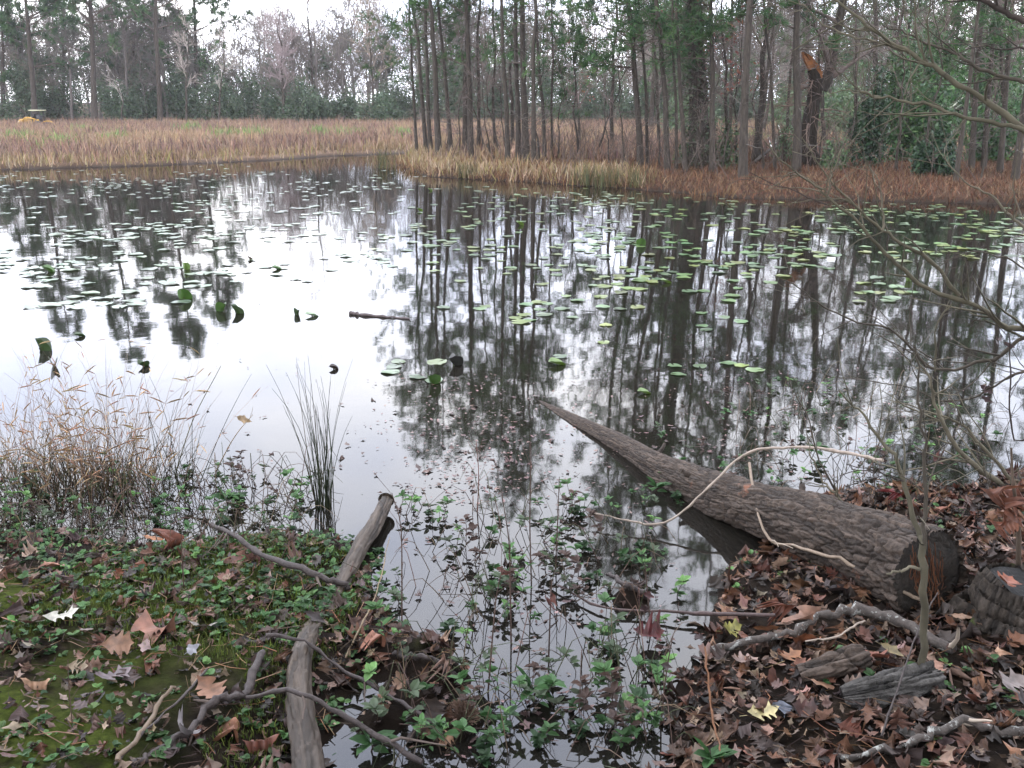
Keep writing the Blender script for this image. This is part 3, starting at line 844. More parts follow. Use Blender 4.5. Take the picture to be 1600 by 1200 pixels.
Y = G(1350, 255)[1] + 1.5
lying("fallen_log", "reddish fallen log propped up between the junipers", "log", [V(1336, 245, Y), V(1362, 225, Y), V(1395, 206, Y)], .13, .10, M_WOOD, (1.3, .8, .6), seed=3)
lying("leaning_log", "dark leaning log rising right above the round juniper", "log", [V(1395, 206, Y + .6), V(1425, 198, Y + .6), V(1455, 185, Y + .6), V(1485, 176, Y + .6), V(1505, 168, Y + .6)], .09, .05, M_WOOD, (.6, .6, .5), seed=4, twigs=6)
lying("fallen_branch", "grey branch lying slanted left of the broken snag", "branch", [G(1178, 256, .05), G(1200, 250, .3), G(1222, 243, .6)], .06, .03, M_WOOD, seed=5, twigs=6)
lying("stick", "dark stick lying in the straw among the point pines", "stick", [G(762, 247, .45), G(772, 252, .1)], .06, .03, M_WOOD, (.5, .45, .4), seed=6)

# junipers and green bushes of the right bank
JUN = [(0.022, 0.05, 0.022), (0.03, 0.065, 0.026), (0.016, 0.038, 0.02)]
LG = [(0.07, 0.12, 0.05), (0.09, 0.14, 0.06), (0.05, 0.09, 0.045)]
def bpx(px, py, w_, h_, **k):
    b = G(px, py); s = mpp(b[1])
    return (b[0], b[1], b[2] - .05), (w_ * s * .5, w_ * s * .45, h_ * s)
for k, (lab, px, py, w_, h_, pal, n, card, con) in enumerate([
        ("tall dark juniper standing behind the fallen log", 1352, 262, 75, 160, JUN, 3000, .07, False),
        ("dark round juniper near the water's edge right of the fallen log", 1462, 276, 85, 90, JUN, 3200, .07, False),
        ("loose grey-green shrub at the foot of the broken snag", 1305, 268, 75, 60, LG, 1300, .06, False),
        ("pale green shrub right of the big ivied trunk", 1128, 262, 60, 85, LG, 900, .06, False),
        ("pale green shrub left of the grey pine by the water", 1085, 262, 70, 65, LG, 800, .06, False),
        ("young green pine thicket above the round juniper", 1440, 250, 130, 120, GREENS * 1.3, 3200, .08, False),
        ("young green pine thicket at the right edge of the frame", 1560, 255, 150, 150, GREENS * 1.25, 3400, .08, False),
        ("feathery young pine foliage rising above the fallen log", 1405, 250, 110, 190, GREENS * 1.2, 2200, .09, False),
        ("bright feathery young pine high behind the red-barked pine", 1440, 240, 190, 250, GREENS * 1.35, 3400, .10, False),
        ("tall feathery young pine behind the leaning pines at the right", 1520, 248, 150, 230, GREENS * 1.25, 3400, .09, False),
        ("grey-green bush between the mossy leaning tree and stout pine", 1225, 252, 60, 70, LG, 700, .06, False)]):
    b, s = bpx(px, py, w_, h_)
    bush("juniper" if pal is JUN else "shrub", lab, "shrub", None, b, s, 640 + k, n, card, pal, 5, 14, con)

# middle-distance wood behind the right bank
rng = np.random.default_rng(91)
for k in range(34):
    y = rng.uniform(44, 82)
    x = rng.uniform(0.20 if y < 60 else 0.12, 0.66) * y
    z = h1(x, y)
    if rng.random() < .48:
        pine("pine_tree", "slim pine deep in the wood behind the right bank, half hidden by nearer trunks", "pine tree", "pines deep in the wood behind", (x, y, z), (x + rng.normal() * .3, y, z + 4), rng.uniform(10.5, 14.5), rng.uniform(.10, .17), 1000 + k, .34, 26, 2.4, 8, 8, 9, None, .04, (1, 1, 1), (.25, .4))
    else:
        bare_tree("bare_tree", "bare grey hardwood deep in the wood behind the right bank, half hidden by nearer trunks", "bare tree", "hardwoods deep in the wood behind", (x, y, z), (x + rng.normal() * .5, y, z + 4), rng.uniform(8.5, 12), rng.uniform(.08, .14), 1000 + k, (15, 6, 5, 0), 2.6, .2, (0.19, 0.16, 0.145), None, (.5, 1.1), None, .011)
for k in range(26):
    y = rng.uniform(50, 84); x = rng.uniform(0.16, 0.66) * y
    bush("evergreen_shrub", "dull green shrub under the deep wood behind the right bank", "shrub", "shrubs under the deep wood behind", (x, y, h1(x, y) - .1), (2.2, 1.6, rng.uniform(2.2, 4.6)), 1100 + k, 1500, .12, LG, 4, 10)

# ------------------------------------------------------------------ grasses of the far side
def grass(name, lab, pts, hgt, wid, pal, rng, lean=.25, per=1, kind="stuff", mt=None, curl=.3):
    pts = np.repeat(pts, per, 0); n = len(pts)
    if per > 1: pts = pts + np.concatenate([rng.normal(size=(n, 2)) * wid * 3, np.zeros((n, 1))], 1)
    th = rng.uniform(0, 6.283, n); s = np.stack([np.cos(th), np.sin(th), np.zeros(n)], 1)
    l = rng.uniform(.55, 1.15, n)[:, None] * hgt * np.clip(.35 + 1.3 * fbm(pts[:, 0] * .9, pts[:, 1] * .9, 3, 19), .3, 1.5)[:, None]
    d = nrm(np.concatenate([rng.normal(size=(n, 2)) * lean, np.ones((n, 1))], 1))
    d2 = nrm(d + np.concatenate([rng.normal(size=(n, 2)) * curl, np.full((n, 1), -.1)], 1))
    w_ = (wid * rng.uniform(.6, 1.3, n))[:, None]
    p0 = pts - np.array([0, 0, .03]); p1 = pts + d * l * .55; p2 = p1 + d2 * l * .45
    v = np.stack([p0 - s * w_, p0 + s * w_, p1 + s * w_ * .7, p1 - s * w_ * .7, p2], 1)
    b = np.arange(n)[:, None] * 5
    c = pick(rng, pal, n, .18)
    c = np.repeat(c[:, None], 5, 1).reshape(-1, 3)
    mb = MB(); mb.add(v.reshape(-1, 3), b + np.array([[0, 1, 2, 3]]), c)
    mb.f[3].append(b + np.array([[3, 2, 4]]))
    o = mb.build(name, mt or M_GRASS)
    if kind: tag(o, lab, None, None, kind)
    return o
def scatter(rng, n, x0, x1, y0, y1, dmin=0.0, dmax=1e9, frust=None, keep=None):
    x = rng.uniform(x0, x1, n); y = rng.uniform(y0, y1, n)
    if frust is not None:
        x = rng.uniform(-1, 1, n) * (y * frust + 1.5)
        k = (x > x0) & (x < x1); x = x[k]; y = y[k]
    d = shore_dist(x, y); k = (d > dmin) & (d < dmax)
    if keep is not None: k &= keep(x, y)
    x = x[k]; y = y[k]
    return np.stack([x, y, H(x, y)], 1)
rng = np.random.default_rng(31)
TAN = [(0.24, 0.17, 0.105), (0.20, 0.14, 0.085), (0.29, 0.22, 0.15), (0.16, 0.11, 0.06)]
RUST = [(0.175, 0.112, 0.080), (0.14, 0.090, 0.070), (0.205, 0.14, 0.10), (0.11, 0.075, 0.062)]
pts = scatter(rng, 80000, -90, 60, 33, 94, .6, 1e9, .64, lambda x, y: x < y * .25 + 3)
n_ = fbm(pts[:, 0] * .16, pts[:, 1] * .16, 3, 11)
grass("field_grass", "rust brown dead grass filling the field beyond the pond", pts[n_ < .53], .58, .03, RUST, rng, .2)
grass("pale_field_grass", "paler straw coloured grass mixed through the field", pts[n_ >= .53], .55, .03, TAN[:2] + RUST[2:3], rng, .2)
pts = scatter(rng, 130000, -40, 12, 24, 46, -.9, 1.8, .66, lambda x, y: x < 3.2); pts = pts[pts[:, 2] > .005]
grass("bank_grass", "pale tan grass fringing the far bank", pts[::2], .40, .016, TAN + [(0.20, 0.17, 0.07)], rng, .35)
for k, (px, py, wpx) in enumerate([(32, 214, 26), (92, 222, 30), (172, 213, 24), (298, 198, 26), (360, 208, 34), (400, 208, 34), (500, 208, 20), (553, 205, 40), (630, 205, 20), (132, 200, 26), (1190, 215, 40)]):
    b = G(px, py + 9); s = mpp(b[1])
    pp = np.stack([rng.normal(b[0], wpx * s * .3, 200), rng.normal(b[1], .9, 200)], 1); pp = np.concatenate([pp, H(pp[:, 0], pp[:, 1])[:, None]], 1)
    o = grass("weed_patch", None, pp, .62, .035, [(0.13, 0.19, 0.06), (0.10, 0.155, 0.05), (0.155, 0.19, 0.08)], rng, .2, kind=None)
    tag(o, "bright green weed patch in the rust brown field grass", "weeds", "green weed patches in the field")
# straw and grass on the right bank
pts = scatter(rng, 120000, -4, 26, 19, 38, -.9, 12, .66); pts = pts[pts[:, 2] > .0]
grass("pine_straw", "orange brown pine straw and bent grass on the right far bank", pts, .20, .010, [(0.105, 0.046, 0.026), (0.070, 0.033, 0.021), (0.125, 0.068, 0.038), (0.05, 0.027, 0.018), (0.15, 0.10, 0.06)], rng, .9)
pts = scatter(rng, 22000, -4.5, 5, 22, 36, -.6, 4, .66, lambda x, y: fbm(x * .6, y * .6, 3, 14) > .50 + .03 * np.maximum(x, 0))
grass("sedge", "tan sedge standing in patches among the point pines", pts, .34, .013, [(0.20, 0.13, 0.07), (0.15, 0.095, 0.05), (0.13, 0.07, 0.036), (0.17, 0.10, 0.05)], rng, .35)
pts = scatter(rng, 9000, 3, 40, 34, 75, .5, 1e9, .66)
grass("wood_grass", "tan grass on the floor of the wood behind", pts, .6, .035, RUST + TAN[:2], rng, .25)
for k, (px, py) in enumerate([(727, 276), (915, 287), (943, 290), (958, 288), (1000, 290), (600, 262)]):
    b = G(px, py); pp = np.stack([rng.normal(b[0], .16, 90), rng.normal(b[1], .16, 90), np.full(90, max(b[2], 0))], 1)
    o = grass("reed_tuft", None, pp, .55, .009, [(0.05, 0.058, 0.025), (0.08, 0.075, 0.035), (0.14, 0.105, 0.055)], rng, .15, kind=None)
    tag(o, "green and tan tuft of reeds standing at the waterline of the far bank", "reeds", "reed tufts at the far waterline")
# bare brush in the right bank's understory
mb = MB(); n = 300
pp = scatter(rng, 3000, -3.5, 26, 24, 44, .8, 20, .66)[:n]
S = np.stack([pp, pp + rng.normal(size=pp.shape) * np.array([.2, .2, .1]) + np.array([0, 0, .6]), pp + rng.normal(size=pp.shape) * np.array([.35, .35, .2]) + np.array([0, 0, 1.25])], 1)
Sr = np.array([.012, .009, .005])[None].repeat(len(pp), 0)
tubes(mb, S, Sr, 3, (0.075, 0.058, 0.05))
A, Ar = kids(rng, S, Sr, 6, .2, 1, (.2, .6), (.4, 1.1), 4, .04, .2, .7, .5, .004); tubes(mb, A, Ar, 3, (0.085, 0.065, 0.055))
tag(mb.build("brush", M_TWIG), "thin bare brush tangled under the pines of the far bank", None, kind="stuff")

# ------------------------------------------------------------------ the yellow backhoe in the field
def box(mb, c, s, col, rot=0.0, taper=1.0, bev=.12):
    """bevelled box: centre, half sizes, turned in the xz plane"""
    sx, sy, sz = s; b = min(s) * bev
    lv = [(-sz, b), (-sz + b, 0), (sz - b, 0), (sz, b)]
    v = []
    for z, i in lv:
        k = taper if z > 0 else 1
        for x, y in ((-sx + i + b, -sy + i), (sx - i - b, -sy + i), (sx - i, -sy + i + b), (sx - i, sy - i - b), (sx - i - b, sy - i), (-sx + i + b, sy - i), (-sx + i, sy - i - b), (-sx + i, -sy + i + b)):
            v.append((x * k, y * k, z))
    v = np.array(v); ca, sa = math.cos(rot), math.sin(rot)
    v = np.stack([v[:, 0] * ca + v[:, 2] * sa, v[:, 1], -v[:, 0] * sa + v[:, 2] * ca], 1) + np.array(c)
    f = []
    for l in range(3):
        for i in range(8):
            j = (i + 1) % 8
            f.append((l * 8 + i, l * 8 + j, l * 8 + 8 + j, l * 8 + 8 + i))
    top = [(24, 25, 26, 27), (24, 27, 28, 31), (28, 29, 30, 31)]
    bot = [(3, 2, 1, 0), (7, 4, 3, 0), (7, 6, 5, 4)]
    mb.add(v, np.array(f + top + bot), col)
def tractor():
    Y = 78.0
    b = V(50, 206, Y); gz = h1(b[0], Y)
    root = empty("backhoe", (b[0] + .3, Y, gz - .28), 0); root.scale = (.78, .78, .78); tag(root, "small yellow backhoe loader with flat canopy parked in the grass", "tractor")
    YL = (0.30, 0.17, 0.025); DK = (0.02, 0.02, 0.022)
    mb = MB(); box(mb, (-.15, 0, .85), (.75, .36, .22), YL, -.12); box(mb, (-.55, 0, 1.0), (.38, .34, .2), YL, .25); mb.build("body", M_PAINT, root)
    for s in (-1, 1):
        for x in (.0, .75):
            mb = MB(); tubes(mb, np.array([(x, s * .48, .85), (x, s * .48, 1.92)]), np.array([.045, .045]), 6, DK); mb.build("canopy_post", M_PAINT, root)
    mb = MB(); box(mb, (.38, 0, 1.97), (.62, .58, .055), (0.30, 0.30, 0.20)); mb.build("canopy", M_PAINT, root)
    mb = MB(); box(mb, (.5, 0, 1.2), (.22, .28, .3), DK, .1); mb.build("seat", M_PAINT, root)
    mb = MB(); box(mb, (.05, 0, 1.35), (.05, .4, .3), DK, .3); mb.build("dashboard", M_PAINT, root)
    for s in (-1, 1):
        mb = MB(); tubes(mb, spline([(.35, s * .5, 1.12), (-.45, s * .5, 1.32), (-1.0, s * .5, 1.02)], 8), np.full(8, .07), 6, YL); mb.build("loader_arm", M_PAINT, root)
    mb = MB(); box(mb, (-1.12, 0, .92), (.22, .62, .2), YL, .5, .8); box(mb, (-1.3, 0, .86), (.05, .6, .1), (0.35, 0.34, 0.3), .5); mb.build("bucket", M_PAINT, root)
    mb = MB(); tubes(mb, spline([(.85, 0, .9), (1.5, 0, .95), (2.0, 0, .55)], 8), np.full(8, .07), 6, YL); mb.build("digging_arm", M_PAINT, root)
    for x, r in ((-.72, .33), (.55, .5)):
        for s in (-1, 1):
            mb = MB()
            tubes(mb, np.array([(x, s * .5, r), (x, s * .52, r), (x, s * .7, r), (x, s * .72, r)]), np.array([r * .85, r, r, r * .85]), 18, DK, cap=True)
            wl = mb.build("wheel", M_PAINT, root)
            mb = MB(); tubes(mb, np.array([(x, s * .725, r), (x, s * .74, r)]), np.array([r * .5, r * .45]), 12, (0.12, 0.11, 0.09), cap=True); mb.build("rim", M_PAINT, wl)
M_PAINT = tint_mat("machine_paint", .45, .4, .15, 6)
tractor()
# ------------------------------------------------------------------ the big fallen log across the right bank
M_BARK = bark_mat("log_bark", (0.018, 0.0135, 0.010), (0.066, 0.048, 0.037), (40, 40, 40), .7, .006, ((0.17, 0.075, 0.045), 3.0, 0.66), .75)
M_ROT = bark_mat("rotten_wood", (0.010, 0.009, 0.008), (0.035, 0.028, 0.022), (30, 30, 30), .9, .01, None, .7)
M_GREYROT = bark_mat("grey_rotten_wood", (0.025, 0.023, 0.021), (0.075, 0.07, 0.064), (30, 30, 30), .9, .01, None, .8)
M_DRIFT = bark_mat("bare_driftwood", (0.020, 0.014, 0.010), (0.060, 0.045, 0.033), (26, 5, 26), .6, .006, ((0.07, 0.055, 0.045), 9.0, .6), .6)
M_STICK = bark_mat("dark_stick", (0.022, 0.017, 0.016), (0.06, 0.047, 0.043), (60, 60, 60), .6, .003, None, .6)
M_LICHEN = bark_mat("lichen_stick", (0.035, 0.03, 0.027), (0.09, 0.075, 0.065), (50, 50, 50), .7, .004, ((0.26, 0.26, 0.24), 26.0, .55), .8)
M_PALE = bark_mat("pale_peeled_stick", (0.17, 0.135, 0.105), (0.30, 0.245, 0.20), (30, 30, 30), .4, .002, None, .6)
M_MOSSB = bark_mat("stump_bark", (0.018, 0.015, 0.012), (0.05, 0.04, 0.032), (30, 30, 16), .9, .012, ((0.06, 0.085, 0.015), 4.0, .6), .85)

def ridged(axis, rad, nu, nv, cell_u, cell_v, depth, seed, flare=None):
    """log skin with plates of bark as real relief"""
    p = spline(axis, nu); u = np.linspace(0, 1, nu)
    r0 = np.interp(u, np.linspace(0, 1, len(rad)), rad)
    ln = np.concatenate([[0], np.cumsum(np.linalg.norm(np.diff(p, axis=0), axis=1))])
    T = nrm(np.gradient(p, axis=0)); A = nrm(np.cross(T, [0, 0, 1.0])) if abs(T[0, 2]) < .8 else nrm(np.cross(T, [1.0, 0, 0])); B = np.cross(A, T)
    th = np.linspace(0, 2 * math.pi, nv, endpoint=False)
    UU, TH = np.meshgrid(ln, th, indexing='ij'); RR = np.repeat(r0[:, None], nv, 1)
    a = TH * RR.mean() / cell_v; b = UU / cell_u
    a2 = a + (fbm(a * .7, b * .7, 3, seed) - .5) * 1.6; b2 = b + (fbm(a * .7, b * .7, 3, seed + 4) - .5) * 1.4
    f1, f2, val = worley(a2, b2, seed % 9)
    plate = np.clip((f2 - f1) * 3.2, 0, 1) ** .7
    d = (plate - .55) * depth + (val - .5) * depth * .5 + (fbm(UU * 3, TH * 1.5, 3, seed) - .5) * depth * 4 + (fbm(UU * 40, TH * 14, 3, seed + 2) - .5) * depth * .35
    R = RR + d * np.clip(RR / max(rad), .25, 1)
    if flare is not None: R = R * flare(TH, u[:, None])
    v = p[:, None, :] + A[:, None, :] * (np.cos(TH) * R)[..., None] + B[:, None, :] * (np.sin(TH) * R)[..., None]
    i, j = np.meshgrid(np.arange(nu - 1), np.arange(nv), indexing='ij'); j2 = (j + 1) % nv
    f = np.stack([i * nv + j, i * nv + j2, (i + 1) * nv + j2, (i + 1) * nv + j], -1).reshape(-1, 4)
    tone = (0.5 + 1.0 * val)[..., None] * np.ones(3)
    return v, f, tone.reshape(-1, 3), p, T, A, B

def big_log():
    e = P(1455, 898, .25); tip = P(838, 631, -.035)
    root = empty("large_log", e); tag(root, "large furrowed log with its sawn end on the right bank and tip in the water", "log")
    d = tip - e
    axis = [e, e + d * .2 + np.array([.01, 0, -.02]), e + d * .45 + np.array([-.01, .02, -.075]), e + d * .7 + np.array([.03, 0, -.045]), tip]
    v, f, c, p, T, A, B = ridged(axis, [.178, .148, .122, .100, .077, .055, .028], 520, 220, .085, .014, .019, 3)
    # a stretch where the bark has come off on the near side
    mb = MB(); mb.add(v.reshape(-1, 3), f, c)
    here(mb.build("bark", M_BARK), root)
    rng = np.random.default_rng(4)
    for i_, a_, l_, r_ in ((150, .5, .07, .016), (250, -.7, .05, .013), (330, .9, .09, .010)):
        o_ = A[i_] * math.cos(a_ + 1.57) * -1 + np.array([0, 0, 1.0]) * abs(math.sin(a_ + 1.57)); o_ = o_ / np.linalg.norm(o_)
        rad_ = np.linalg.norm(v[i_, 0] - p[i_]); s_ = p[i_] + o_ * rad_ * .8; sp_ = spline([s_, s_ + o_ * l_ * .6 + T[i_] * .01, s_ + o_ * l_ + T[i_] * .03], 8)
        m_ = MB(); tubes(m_, sp_, r_ * np.linspace(1.5, .8, 8) * (1 + .12 * rng.normal(size=8)), 9, (.8, .8, .8), cap=True); here(m_.build("branch_stub", M_BARK), root)
    nr, ns = 16, 72
    n = -T[0]; rr = np.linspace(0, .176, nr); th = np.linspace(0, 6.2832, ns, endpoint=False)
    Rg, Tg = np.meshgrid(rr, th, indexing='ij')
    off = -.018 + .012 * (fbm(Rg * 30 + 5, Tg * 2, 3, 7) - .5) + .003 * np.sin(Rg * 420)
    cv = p[0] + A[0] * (np.cos(Tg) * Rg)[..., None] + B[0] * (np.sin(Tg) * Rg)[..., None] + n * off[..., None]
    i, j = np.meshgrid(np.arange(nr - 1), np.arange(ns), indexing='ij'); j2 = (j + 1) % ns
    mb = MB(); mb.add(cv.reshape(-1, 3), np.stack([i * ns + j, (i + 1) * ns + j, (i + 1) * ns + j2, i * ns + j2], -1).reshape(-1, 4))
    o = here(mb.build("sawn_face", M_ROT), root); tag(o, "dark rotten sawn end of the trunk")
    # rusty shreds and rootlets hanging over the sawn face
    k = 34; a = rng.uniform(0.2, 1.9, k)
    s0 = p[0] + A[0] * (np.cos(a) * rng.uniform(.02, .17, k) * -1)[:, None] + B[0] * (rng.uniform(-.02, .16, k))[:, None] + n * .012
    S = np.stack([s0 + np.array([0, 0, -1.]) * (q_ * rng.uniform(.05, .16, k))[:, None] + rng.normal(size=(k, 3)) * .012 * q_ + n * .03 * q_ for q_ in np.linspace(0, 1, 5)], 1)
    mb = MB(); tubes(mb, S, np.full((k, 5), .0022), 3, (0.10, 0.042, 0.022)); here(mb.build("rootlets", M_TWIG), root)
    return root
big_log()

def stump():
    c = P(1602, 910, .28); gz = h1(c[0], c[1] + .0)
    root = empty("stump", (c[0], c[1], gz)); tag(root, "old mossy tree stump with a grey weathered top at the right edge", "stump")
    axis = [(c[0], c[1], gz - .08), (c[0], c[1], gz + .05), (c[0] , c[1], .18), (c[0] + .01, c[1], .28)]
    fl = lambda TH, u: 1 + (.75 * np.exp(-u * 4.0)) * (.65 + .35 * np.sin(TH * 5 + 1) + .2 * np.sin(TH * 9))
    v, f, t_, p, T, A, B = ridged(axis, [.175, .165, .155, .152], 130, 190, .16, .016, .014, 5, fl)
    here(MB().add(v.reshape(-1, 3), f, t_).build("bark", M_MOSSB), root)
    nr, ns = 12, 64; rr = np.linspace(0, .150, nr); th = np.linspace(0, 6.2832, ns, endpoint=False)
    Rg, Tg = np.meshgrid(rr, th, indexing='ij')
    z = .268 + .010 * (fbm(Rg * 25 + 3, Tg * 2.2, 3, 3) - .5) + .0025 * np.sin(Rg * 300)
    cv = np.stack([c[0] + np.cos(Tg) * Rg, c[1] + np.sin(Tg) * Rg, z + (np.cos(Tg) * Rg) * -.05], -1)
    i, j = np.meshgrid(np.arange(nr - 1), np.arange(ns), indexing='ij'); j2 = (j + 1) % ns
    o = here(MB().add(cv.reshape(-1, 3), np.stack([i * ns + j, (i + 1) * ns + j, (i + 1) * ns + j2, i * ns + j2], -1).reshape(-1, 4)).build("cut_top", M_TOP), root)
M_TOP = bark_mat("weathered_top", (0.010, 0.010, 0.010), (0.028, 0.027, 0.026), (35, 9, 35), .8, .008, None, .85)
stump()

def ground_limb(name, lab, cat, px, r0, r1, m, n=22, seed=0, sides=9, lift=.6, twigs=0, col=(1, 1, 1), group=None, wig=.9, knot=.16):
    """a limb lying along ground pixels: (px, py[, extra lift])"""
    k = len(px)
    pts = []
    for i, a in enumerate(px):
        r = r0 + (r1 - r0) * i / (k - 1)
        q_ = G(a[0], a[1]); q_[2] = max(h1(q_[0], q_[1]), 0) + r * lift + (a[2] if len(a) > 2 else 0)
        pts.append(q_)
    rng = np.random.default_rng(seed + 17)
    p = spline(pts, n)
    p[1:-1] += rng.normal(size=(n - 2, 3)) * wig * min(r0, r1) * .6
    r = np.linspace(r0, r1, n) * (1 + knot * rng.normal(size=n))
    root = empty(name, p[0]); tag(root, lab, cat, group)
    mb = MB(); tubes(mb, p, r, sides, col, cap=True); here(mb.build("stem", m), root)
    if twigs:
        mb = MB(); A, Ar = kids(rng, p[None], r[None], twigs, .1, .98, (.05, .22), (.4, 1.1), 5, .02, .15, .6, .4, .0012)
        tubes(mb, A, Ar, 4, (0.09, 0.07, 0.06) if m is M_STICK else (0.3, 0.25, 0.2)); here(mb.build("side_twigs", M_TWIG), root)
    return root
# left bank: the crooked bare limb reaching into the inlet
def left_limb():
    pts = [G(604, 800, .065), G(592, 824, .055), G(566, 868, .05), G(540, 905, .015), G(508, 950, -.02), G(487, 985, -.005), G(474, 1028, .03), G(468, 1080, .045), G(473, 1145, .045), G(484, 1220, .045), G(492, 1300, .045)]
    root = empty("bare_limb", pts[4]); tag(root, "smooth grey bare limb lying crooked over the left bank and out into the water", "log")
    v, f, c, p, T, A, B = ridged(pts, [.030, .034, .036, .036, .032, .032, .037, .042, .044, .045, .045], 300, 60, .16, .018, .007, 8)
    here(MB().add(v.reshape(-1, 3), f, c).build("wood", M_DRIFT), root)
    n_ = -T[0]; th = np.linspace(0, 6.2832, 16, endpoint=False)
    vv = np.concatenate([p[0] + (A[0] * np.cos(th)[:, None] + B[0] * np.sin(th)[:, None]) * .041, p[0][None] + n_ * .012])
    here(MB().add(vv, [(i, 16, (i + 1) % 16) for i in range(16)]).build("broken_end", M_DRIFT), root)
left_limb()
ground_limb("stick", "dark dead branch lying from the weeds down to the bare limb on the left bank", "stick", [(333, 840, .06), (372, 862, .05), (415, 888, .05), (470, 912, .06), (520, 925, .05), (548, 930, .03)], .012, .014, M_STICK, seed=1, twigs=4)
ground_limb("stick", "crooked lichen-spotted branch beside the bare limb on the left bank", "stick", [(412, 1030, .02), (398, 1062, .03), (384, 1092, .02), (366, 1103, .03), (335, 1113, .03), (308, 1140, .02), (275, 1165, .01), (235, 1183), (205, 1196)], .015, .010, M_STICK, 34, seed=2, twigs=3)
ground_limb("twig", "long purplish twig arching from the bare limb toward the bottom of the inlet", "twig", [(418, 1034, .10), (480, 1038, .09), (530, 1066, .06), (585, 1093, .05), (640, 1123, .04), (692, 1160, .02)], .006, .008, M_STICK, seed=3, twigs=4)
ground_limb("twig", "straight purplish stick crossing over the thick end of the bare limb", "twig", [(386, 1104, .03), (430, 1125, .10), (480, 1147, .14), (540, 1163, .10), (600, 1182, .06), (660, 1206, .03)], .007, .010, M_STICK, seed=4, twigs=2)
ground_limb("twig", "thin bent tan twig at the lower left of the left bank", "twig", [(282, 1089, .03), (265, 1093, .03), (240, 1128, .02), (215, 1165, .02), (185, 1200, .02)], .006, .008, M_PALE, seed=5, sides=6, col=(.5, .45, .38))
ground_limb("twig", "thin dark twig beside the bent tan one on the left bank", "twig", [(325, 1058, .03), (280, 1105, .02), (230, 1150, .02), (180, 1205, .02)], .004, .006, M_STICK, seed=6, sides=6)
ground_limb("twig", "pale twig slanting up out of the weeds right of the bare limb", "twig", [(537, 1035), (555, 1005, .02), (590, 968, .12), (612, 925, .25)], .005, .002, M_PALE, seed=7, sides=6, col=(.7, .65, .5))
# right bank
ground_limb("branch", "long pale peeled branch arching across the big trunk", "branch", [(925, 816, .05), (980, 826, .04), (1040, 832, .05), (1100, 815, .16), (1160, 790, .28), (1235, 796, .33), (1300, 815, .36), (1366, 843, .38)], .004, .0085, M_PALE, 44, seed=8, sides=7)
ground_limb("branch", "thin whitish branch slanting in front of the trunk's sawn end", "branch", [(1165, 810, .29), (1190, 870, .12), (1240, 887, .10), (1300, 908, .10), (1360, 935, .10), (1405, 955, .08), (1440, 962, .06)], .006, .007, M_PALE, 26, seed=9, sides=7, twigs=3, col=(.8, .75, .68))
ground_limb("twig", "straight purplish twig running from the inlet onto the right bank", "twig", [(872, 922, .02), (941, 956, .02), (1030, 966, .03), (1110, 975, .04), (1210, 981, .05)], .004, .009, M_STICK, 22, seed=10, sides=7, col=(1.6, 1.4, 1.4))
ground_limb("branch", "lichen-whitened crooked branch lying before the stump", "branch", [(1095, 1024), (1150, 1018, .02), (1200, 1010, .03), (1240, 1004, .03), (1275, 990, .06), (1310, 983, .06), (1350, 978, .05), (1395, 988, .04), (1440, 1005, .02), (1490, 1020)], .012, .022, M_LICHEN, 34, seed=11, twigs=3)
ground_limb("branch", "white-blotched branch curving along the bottom right corner", "branch", [(1268, 1186), (1330, 1184), (1400, 1178, .01), (1450, 1162, .02), (1505, 1142, .02), (1550, 1150, .01), (1600, 1150), (1660, 1165)], .010, .016, M_LICHEN, 34, seed=12, twigs=3)
ground_limb("stick", "short dark pointed stick half in the water left of the right bank", "stick", [(948, 905, .02), (975, 920, .02), (1012, 938, .01)], .008, .013, M_STICK, seed=13, sides=7)
def rough_log(lab, px, rad, m, cu, cv, depth, seed):
    pts = [G(a, b, rad[0] * .6) for a, b in px]; root = empty("rotten_log", pts[0]); tag(root, lab, "log")
    v, f, c, p, T, A, B = ridged(pts, rad, 110, 90, cu, cv, depth, seed)
    mb = MB(); mb.add(v.reshape(-1, 3), f, c)
    here(mb.build("bark", m), root)
    r_ = np.random.default_rng(seed)
    for e, s in ((0, -1), (-1, 1)):
        ring = v[e]; k = len(ring); inn = p[e] + (ring - p[e]) * .55 - T[e] * s * .02 + r_.normal(size=ring.shape) * .004
        vv = np.concatenate([ring, inn, p[e][None] - T[e] * s * .03]); i = np.arange(k); j = (i + 1) % k
        m2 = MB(); m2.add(vv, np.stack([i, j, j + k, i + k], 1) if s < 0 else np.stack([j, i, i + k, j + k], 1)); m2.f[3].append(np.stack([i + k, j + k, np.full(k, 2 * k)], 1))
        here(m2.build("broken_end", M_ROT), root)
rough_log("short brown rotten log piece with peeling bark below the lichened branch", [(1248, 1064), (1295, 1053), (1348, 1036)], [.034, .042, .044], M_BARK, .09, .02, .012, 21)
rough_log("grey crumbling log lump at the foot of the forked sapling", [(1316, 1096), (1360, 1088), (1400, 1078), (1458, 1064)], [.030, .046, .050, .045], M_GREYROT, .14, .012, .016, 22)
ground_limb("twig", "wavy thin white twig lying over the brown rotten log piece", "twig", [(1255, 1038, .09), (1300, 1036, .10), (1330, 1026, .12), (1346, 1018, .12)], .003, .004, M_PALE, seed=16, sides=6)
ground_limb("stick", "sunken dark stick reaching out of the weeds at the inlet's lower end", "stick", [(640, 1160, .0), (668, 1130, .02), (690, 1112, .02)], .012, .014, M_STICK, seed=17)
ground_limb("stick", "dark stick lying in the inlet above the muddy islet", "stick", [(615, 1030, .015), (665, 1042, .03), (720, 1062, .01)], .010, .009, M_STICK, seed=18)
ground_limb("stick", "long thin grey stick floating far out in the water", "stick", [(548, 491, .0), (575, 494, .0), (640, 499, .0)], .02, .01, M_STICK, seed=19, sides=7, col=(1.5, 1.5, 1.6))
